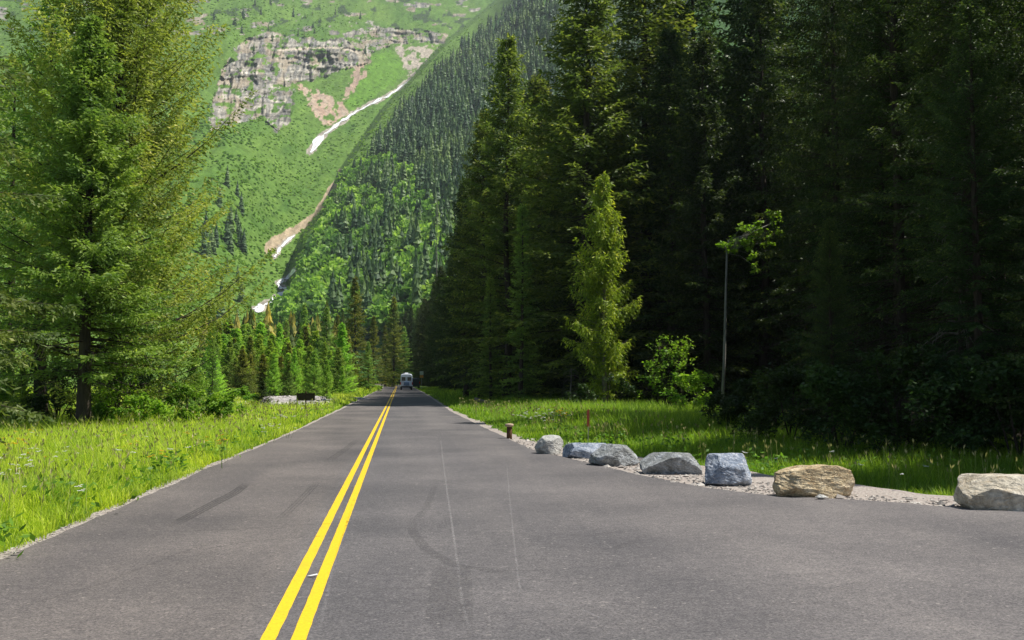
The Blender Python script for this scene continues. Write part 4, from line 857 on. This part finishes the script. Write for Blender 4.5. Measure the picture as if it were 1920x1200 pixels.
tag(obj("gravel", mb.mesh("gravel", M['pebble'])), "loose pale gravel stones along the road edges and the river bar", "gravel", None, "stuff")

def boulder(px, py, wpx, hpx, dep, seed, m, label, planes, rz=0, dz=0, rough=.07, box_=7.0, m2=None):
    """squared block of quarried stone: base front edge at ground pixel (px, py)"""
    P = gnd(float(px), float(py)); k = FPX/P[1]; W, H = wpx/k, hpx/k; Dp = W*dep
    n = 40; u, v = np.meshgrid((np.arange(n)+.5)/n*2*math.pi, np.arange(1, n)/n*math.pi); 
    d = np.stack([np.sin(v)*np.cos(u), np.sin(v)*np.sin(u), np.cos(v)], -1).reshape(-1, 3); d = np.concatenate([d, [[0, 0, 1], [0, 0, -1]]])
    r = 1/((np.abs(d)**box_).sum(1)**(1/box_)); V = d*r[:, None]
    for (a, b, c, q) in planes:
        nn = unit(np.array([a, b, c], float)); e = V@nn; V = V-nn*np.maximum(e-q, 0)[:, None]
    rs = np.random.RandomState(seed)
    for _ in range(16):
        nn = unit(rs.normal(size=3)); e = V@nn; V = V-nn*np.maximum(e-rs.uniform(.93, 1.18), 0)[:, None]
    nz = np.array([mnoise.fractal(Vector(q*1.7+seed), 1.0, 2.0, 6) for q in V]); nz2 = np.array([mnoise.fractal(Vector((q[0]*3+seed, q[1]*3, q[2]*9)), .8, 2.0, 4) for q in V])
    V = V+unit(V)*(nz*rough+np.round(nz2*2.5)/2.5*rough*.5)[:, None]
    V = V*np.array([W/2, Dp/2, H/2*1.08]); V[:, 2] += H*.46
    cr, sr = math.cos(rz), math.sin(rz); V = np.stack([V[:, 0]*cr-V[:, 1]*sr, V[:, 0]*sr+V[:, 1]*cr, V[:, 2]], 1)
    nr = n-1; i = np.arange(nr-1)[:, None]*n; j = np.arange(n)[None]; j2 = (j+1) % n; F = np.stack([i+j, i+n+j, i+n+j2, i+j2], -1).reshape(-1, 4); t = nr*n
    jj = np.arange(n); mb = MB(); T = [F, np.stack([np.full(n, t), jj, (jj+1) % n], 1), np.stack([np.full(n, t+1), (nr-1)*n+(jj+1) % n, (nr-1)*n+jj], 1)]
    mb.add(V, T); me = mb.mesh("boulder", m, False)
    return tag(obj("boulder", me, None, (P[0], P[1]+Dp*.42, P[2]-.04+dz)), label, "boulder")
boulder(1033, 851, 52, 37, .8, 11, M['rock_pale'], "smallest pale grey boulder, farthest left in the line beside the road", [(-.9, -.1, .35, .86), (-.1, -.3, 1, .86), (.5, -.8, .1, .86)], .25, 0, .04, 12)
boulder(1100, 858, 84, 33, .7, 2, M['rock_blue'], "flat-topped blue-grey boulder just right of the pale one, partly behind its neighbour", [(.35, -.7, .75, .70), (0, .1, 1, .80), (-.9, -.3, .2, .8)], -.2, 0, .045, 10)
boulder(1160, 873, 92, 46, .7, 3, M['rock_grey'], "grey boulder with a dark right end leaning against the flat-topped blue-grey one", [(-.75, -.2, .6, .80), (.85, -.35, .5, .70), (.1, .1, 1, .84), (.5, -.9, .1, .78)], .15, 0, .05, 9)
boulder(1264, 888, 114, 47, .65, 4, M['rock_grey'], "long low grey boulder with a pale flat top, fourth from the left", [(-.8, -.3, .7, .62), (.05, .12, 1, .80), (.9, -.2, .35, .88), (-.1, -1, -.25, .80)], -.1, 0, .045, 10)
boulder(1376, 910, 88, 62, .9, 5, M['rock_blue'], "upright blue-white streaked boulder with a rounded tan end left of the tan boulder", [(.9, -.2, .35, .82), (.3, -.55, .8, .72), (-.7, -.5, .5, .86), (.45, -.9, .1, .80)], -.35, 0, .05, 10)
boulder(1538, 932, 152, 68, .62, 6, M['rock_tan'], "long tan boulder with a fractured sunlit right half", [(-.45, 0, 1, .80), (0, .1, 1, .84), (-.9, -.3, .4, .84), (.05, -1, .15, .82)], .08, 0, .06, 10)
boulder(1902, 957, 158, 77, .7, 7, M['rock_buff'], "large buff-grey boulder with a bright top at the right edge of the view", [(-.75, -.3, .8, .74), (.15, -.72, .60, .76), (.0, .05, 1, .84), (-.2, -1, -.1, .85)], -.12, 0, .055, 10)
P = gnd(1538., 936.); mbs = MB(); mbs.add((ico+rs.normal(size=ico.shape)*.1)*np.array([.10, .07, .06]), icf); tag(obj("stone", mbs.mesh("stone", M['rock_pale']), None, (P[0], P[1], .02)), "small loose grey stone on the gravel in front of the tan boulder", "stone")

# ================================================================ POST, STAKE, SIGNS, DEBRIS
M['post_wood'] = bark('weathered_post', (.06, .035, .02), (.16, .09, .05), 14); M['post_top'] = simple('cut_wood', (.42, .31, .22), .8)
P = gnd(955., 822.); r = empty('wooden_bollard', (P[0], P[1], -.06)); mb = MB(); tube(mb, [[0, 0, -.1], [0, 0, .2], [.004, 0, .40]], [.085, .08, .08], 12); obj('post', mb.mesh('post', M['post_wood'], True), r)
mb = MB(); tube(mb, [[0, 0, .40], [0, 0, .42], [0, 0, .47], [0, 0, .49], [0, 0, .50]], [.09, .125, .13, .10, .03], 14); obj('cap', mb.mesh('cap', M['post_top'], True), r); tag(r, "short brown wooden bollard with a broad pale cap in the lit grass", "bollard")
P = gnd(1103., 830.); r = empty('marker_stake', (P[0], P[1], -.1)); mb = MB(); box(mb, (0, 0, .26), (.03, .02, .56)); obj('post', mb.mesh('post', simple('pale_stake', (.45, .40, .33))), r)
mb = MB(); box(mb, (0, 0, .76), (.07, .024, .44)); box(mb, (.012, 0, .995), (.045, .022, .03)); obj('flag_panel', mb.mesh('panel', simple('faded_red', (.45, .09, .06), .7, var=.3)), r); tag(r, "thin marker stake with a faded red top behind the first two boulders", "stake")
P = gnd(573., 765.); r = empty('signboard', (P[0], P[1], -.12), -.12); k = FPX/P[1]; mb = MB(); box(mb, (0, .05, .55), (.08, .08, 1.15)); obj('post', mb.mesh('post', M['post_wood']), r)
mb = MB(); box(mb, (0, 0, .80), (34/k, .05, 13/k)); 
for z in (.80-5.6/k, .80+5.6/k): box(mb, (0, -.03, z), (34.5/k, .02, 1.6/k))
obj('panel', mb.mesh('panel', simple('dark_brown_board', (.035, .022, .016), .7)), r); tag(r, "low dark brown signboard seen from behind at the meadow edge", "sign")
Ys = 172.; r = empty('road_sign', base(790.5, Ys)); mb = MB(); tube(mb, [[0, .03, 0], [0, .03, 3.2]], .035, 8); obj('post', mb.mesh('post', simple('galvanised', (.3, .3, .3), .5)), r)
mb = MB(); box(mb, (0, 0, 2.86), (.62, .02, .62)); box(mb, (0, -.012, 2.86), (.54, .01, .54)); obj('panel', mb.mesh('panel', simple('pale_sign', (.62, .66, .45), .5)), r)
mb = MB(); box(mb, (0, 0, 2.30), (.60, .02, .44)); obj('lower_panel', mb.mesh('lower', simple('amber_sign', (.70, .30, .03), .5)), r); tag(r, "small two-part road sign, pale above and amber below, right of the van", "sign")
P = gnd(585., 1082.); mb = MB(); V = np.array([[-.045, 0, 0], [-.01, -.022, .004], [.05, -.012, .012], [.045, .014, .016], [0, .02, .006]]); mb.add(np.concatenate([V, V-[0, 0, .003]]), [np.array([[0, 1, 2, 3, 4]]), np.array([[9, 8, 7, 6, 5]]), np.array([[0, 5, 6, 1], [1, 6, 7, 2], [2, 7, 8, 3], [3, 8, 9, 4], [4, 9, 5, 0]])])
tag(obj('paper_scrap', mb.mesh('paper_scrap', simple('white_scrap', (.8, .8, .78))), None, (P[0], P[1], .012)), "small white scrap lying between the double yellow lines", "litter")
P = base(893, 66); r = MB(); tube(r, [[-.1, 0, .62], [.6, .1, .42], [1.5, .3, .15], [2.6, .5, .02]], [.13, .12, .11, .09], 9); tag(obj('fallen_log', r.mesh('log', M['deadwood'], True), None, tuple(P)), "pale fallen log poking from the grass at the forest's foot", "log")

# ================================================================ VEHICLES
M['van_paint'] = simple('white_van_paint', (.62, .68, .76), .35, .5, .03); M['glass'] = simple('dark_glass', (.012, .018, .03), .08, .6, .05); M['tyre'] = simple('tyre', (.015, .015, .015), .85)
M['rim'] = simple('rim', (.35, .35, .36), .4, .5, metal=.6); M['taillight'] = simple('red_lens', (.45, .02, .015), .25, .5); M['bumper'] = simple('bumper', (.05, .055, .06), .6); M['blue_panel'] = simple('blue_grey_panel', (.10, .16, .26), .5); M['suv_paint'] = simple('dark_green_paint', (.03, .04, .04), .3, .5)
def loft(mb, secs):
    """secs: list of (y, [(x,z)...]) half profiles from bottom to top, mirrored into closed rings"""
    R = []
    for y, pr in secs: ring = [(x, y, z) for x, z in pr]+[(-x, y, z) for x, z in pr[::-1]]; R.append(ring)
    n = len(R[0]); V = np.array(R).reshape(-1, 3); k = len(R); i = np.arange(k-1)[:, None]*n; j = np.arange(n)[None]; j2 = (j+1) % n
    mb.add(V, [np.stack([i+j, i+j2, i+n+j2, i+n+j], -1).reshape(-1, 4), np.arange(n)[::-1][None], (np.arange(n)+(k-1)*n)[None]])
def wheels(r, xs_, ys_, rad=.34, w=.22):
    for y in ys_:
        for x in xs_:
            t = empty('wheel', (x, y, rad)); t.parent = r
            mb = MB(); tube(mb, [[-w/2, 0, 0], [-w/2+.03, 0, 0], [w/2-.03, 0, 0], [w/2, 0, 0]], [rad*.93, rad, rad, rad*.93], 22); obj('tyre', mb.mesh('tyre', M['tyre']), t)
            sg = 1 if x > 0 else -1; mb = MB(); tube(mb, [[sg*w/2, 0, 0], [sg*(w/2+.012), 0, 0], [sg*(w/2+.02), 0, 0]], [rad*.6, rad*.58, .05], 18); obj('rim', mb.mesh('rim', M['rim']), t)
P = gnd(762., 731.2); r = empty('camper_van', (P[0], P[1]+3, 0)); tag(r, "white high-roofed camper van driving away in the right lane", "van")
pr = lambda w, zt, zb=.42: [(w*.90, zb), (w, zb+.22), (w, 1.15), (w*.965, 1.9), (w*.90, zt-.22), (w*.78, zt-.06), (w*.5, zt)]
mb = MB(); loft(mb, [(-3.0, pr(.97, 2.52)), (-2.9, pr(1.0, 2.62)), (1.0, pr(1.0, 2.64)), (1.7, pr(.99, 2.5)), (2.3, [(.9, .42), (.99, .64), (.99, 1.1), (.95, 1.45), (.88, 1.7), (.8, 1.85), (.5, 1.9)]), (3.0, [(.8, .45), (.9, .6), (.9, .9), (.86, 1.0), (.8, 1.08), (.7, 1.12), (.5, 1.15)])]); obj('body', mb.mesh('body', M['van_paint']), r)
for sg in (-1, 1):
    d_ = empty('rear_door', (sg*.46, -3.02, 0)); d_.parent = r; mb = MB(); box(mb, (0, 0, 1.35), (.88, .035, 1.75)); obj('door_panel', mb.mesh('door_panel', M['van_paint']), d_)
    mb = MB(); box(mb, (0, -.024, 1.78), (.60, .014, .60)); obj('rear_window', mb.mesh('rear_window', M['glass']), d_)
    mb = MB(); box(mb, (sg*.93, -3.015, 1.05), (.13, .06, .42)); obj('taillight', mb.mesh('taillight', M['taillight']), r)
    mb = MB(); box(mb, (sg*1.15, 1.75, 1.45), (.20, .10, .32)); obj('side_mirror', mb.mesh('mirror', M['bumper']), r)
    mb = MB(); box(mb, (sg*1.0, .1, 1.75), (.02, 3.6, .5)); obj('side_window', mb.mesh('side_window', M['glass']), r)
mb = MB(); box(mb, (0, -3.05, .52), (1.86, .16, .22)); obj('bumper', mb.mesh('bumper', M['bumper']), r)
mb = MB(); box(mb, (0, -3.16, .98), (.95, .22, .55), taper=.85); obj('rear_box', mb.mesh('rear_box', M['blue_panel']), r)
mb = MB(); box(mb, (0, -3.05, .66), (.32, .012, .14)); obj('number_plate', mb.mesh('plate', simple('plate', (.5, .5, .5))), r)
for y in (-2.3, -.8):
    mb = MB(); box(mb, (0, y, 2.72), (.62, .8, .16), taper=.8); obj('roof_vent', mb.mesh('vent', simple('white_plastic', (.7, .72, .75))), r)
for sg in (-1, 1):
    mb = MB(); box(mb, (sg*.45, -2.0, 2.82), (.20, .7, .22), taper=.8); obj('roof_box', mb.mesh('roof_box', M['bumper']), r)
wheels(r, (-.84, .84), (-1.9, 1.9))
P = base(777.5, 190); r = empty('parked_car', (P[0], 192, 0), .04); tag(r, "dark vehicle mostly hidden beyond the right side of the white van", "car")
mb = MB(); pc = lambda w, zt, zb=.35: [(w*.9, zb), (w, zb+.2), (w, .95), (w*.96, 1.05), (w*.88, zt-.3), (w*.78, zt-.05), (w*.5, zt)]
loft(mb, [(-2.3, pc(.88, 1.75)), (-2.15, pc(.92, 1.95)), (.6, pc(.92, 1.98)), (1.1, [(.82, .35), (.92, .55), (.92, .9), (.9, 1.02), (.82, 1.12), (.75, 1.2), (.5, 1.25)]), (2.4, [(.75, .38), (.85, .55), (.85, .8), (.82, .88), (.78, .95), (.7, 1.0), (.5, 1.02)])]); obj('body', mb.mesh('body', M['suv_paint']), r)
mb = MB(); box(mb, (0, -2.22, 1.45), (1.3, .08, .45)); obj('rear_window', mb.mesh('rear_window', M['glass']), r)
for sg in (-1, 1): mb = MB(); box(mb, (sg*.82, -2.32, 1.1), (.16, .06, .4)); obj('taillight', mb.mesh('taillight', M['taillight']), r)
mb = MB(); box(mb, (0, -2.34, .5), (1.7, .14, .2)); obj('bumper', mb.mesh('bumper', M['bumper']), r); wheels(r, (-.78, .78), (-1.4, 1.4))

# ================================================================ HAZE
mb = MB(); mb_lo, mb_hi = np.array([-2600, -420, -4.5]), np.array([5300, 4300, 1900.0])
box(mb, (mb_lo+mb_hi)/2, mb_hi-mb_lo)
m = bpy.data.materials.new('haze'); m.use_nodes = True; nt = m.node_tree; nt.nodes.clear(); out = nt.nodes.new("ShaderNodeOutputMaterial")
v = nt.nodes.new("ShaderNodeVolumePrincipled"); v.inputs["Density"].default_value = .00008; v.inputs["Color"].default_value = (.80, .90, 1, 1); v.inputs["Anisotropy"].default_value = .2
L(nt, v.outputs[0], out.inputs["Volume"])
HAZE = True
if HAZE: tag(obj("haze", mb.mesh("haze", m)), "thin blue summer haze in the valley air", "haze", None, "stuff")
print("objects", len(bpy.data.objects), "polys", sum(len(m.polygons) for m in bpy.data.meshes))
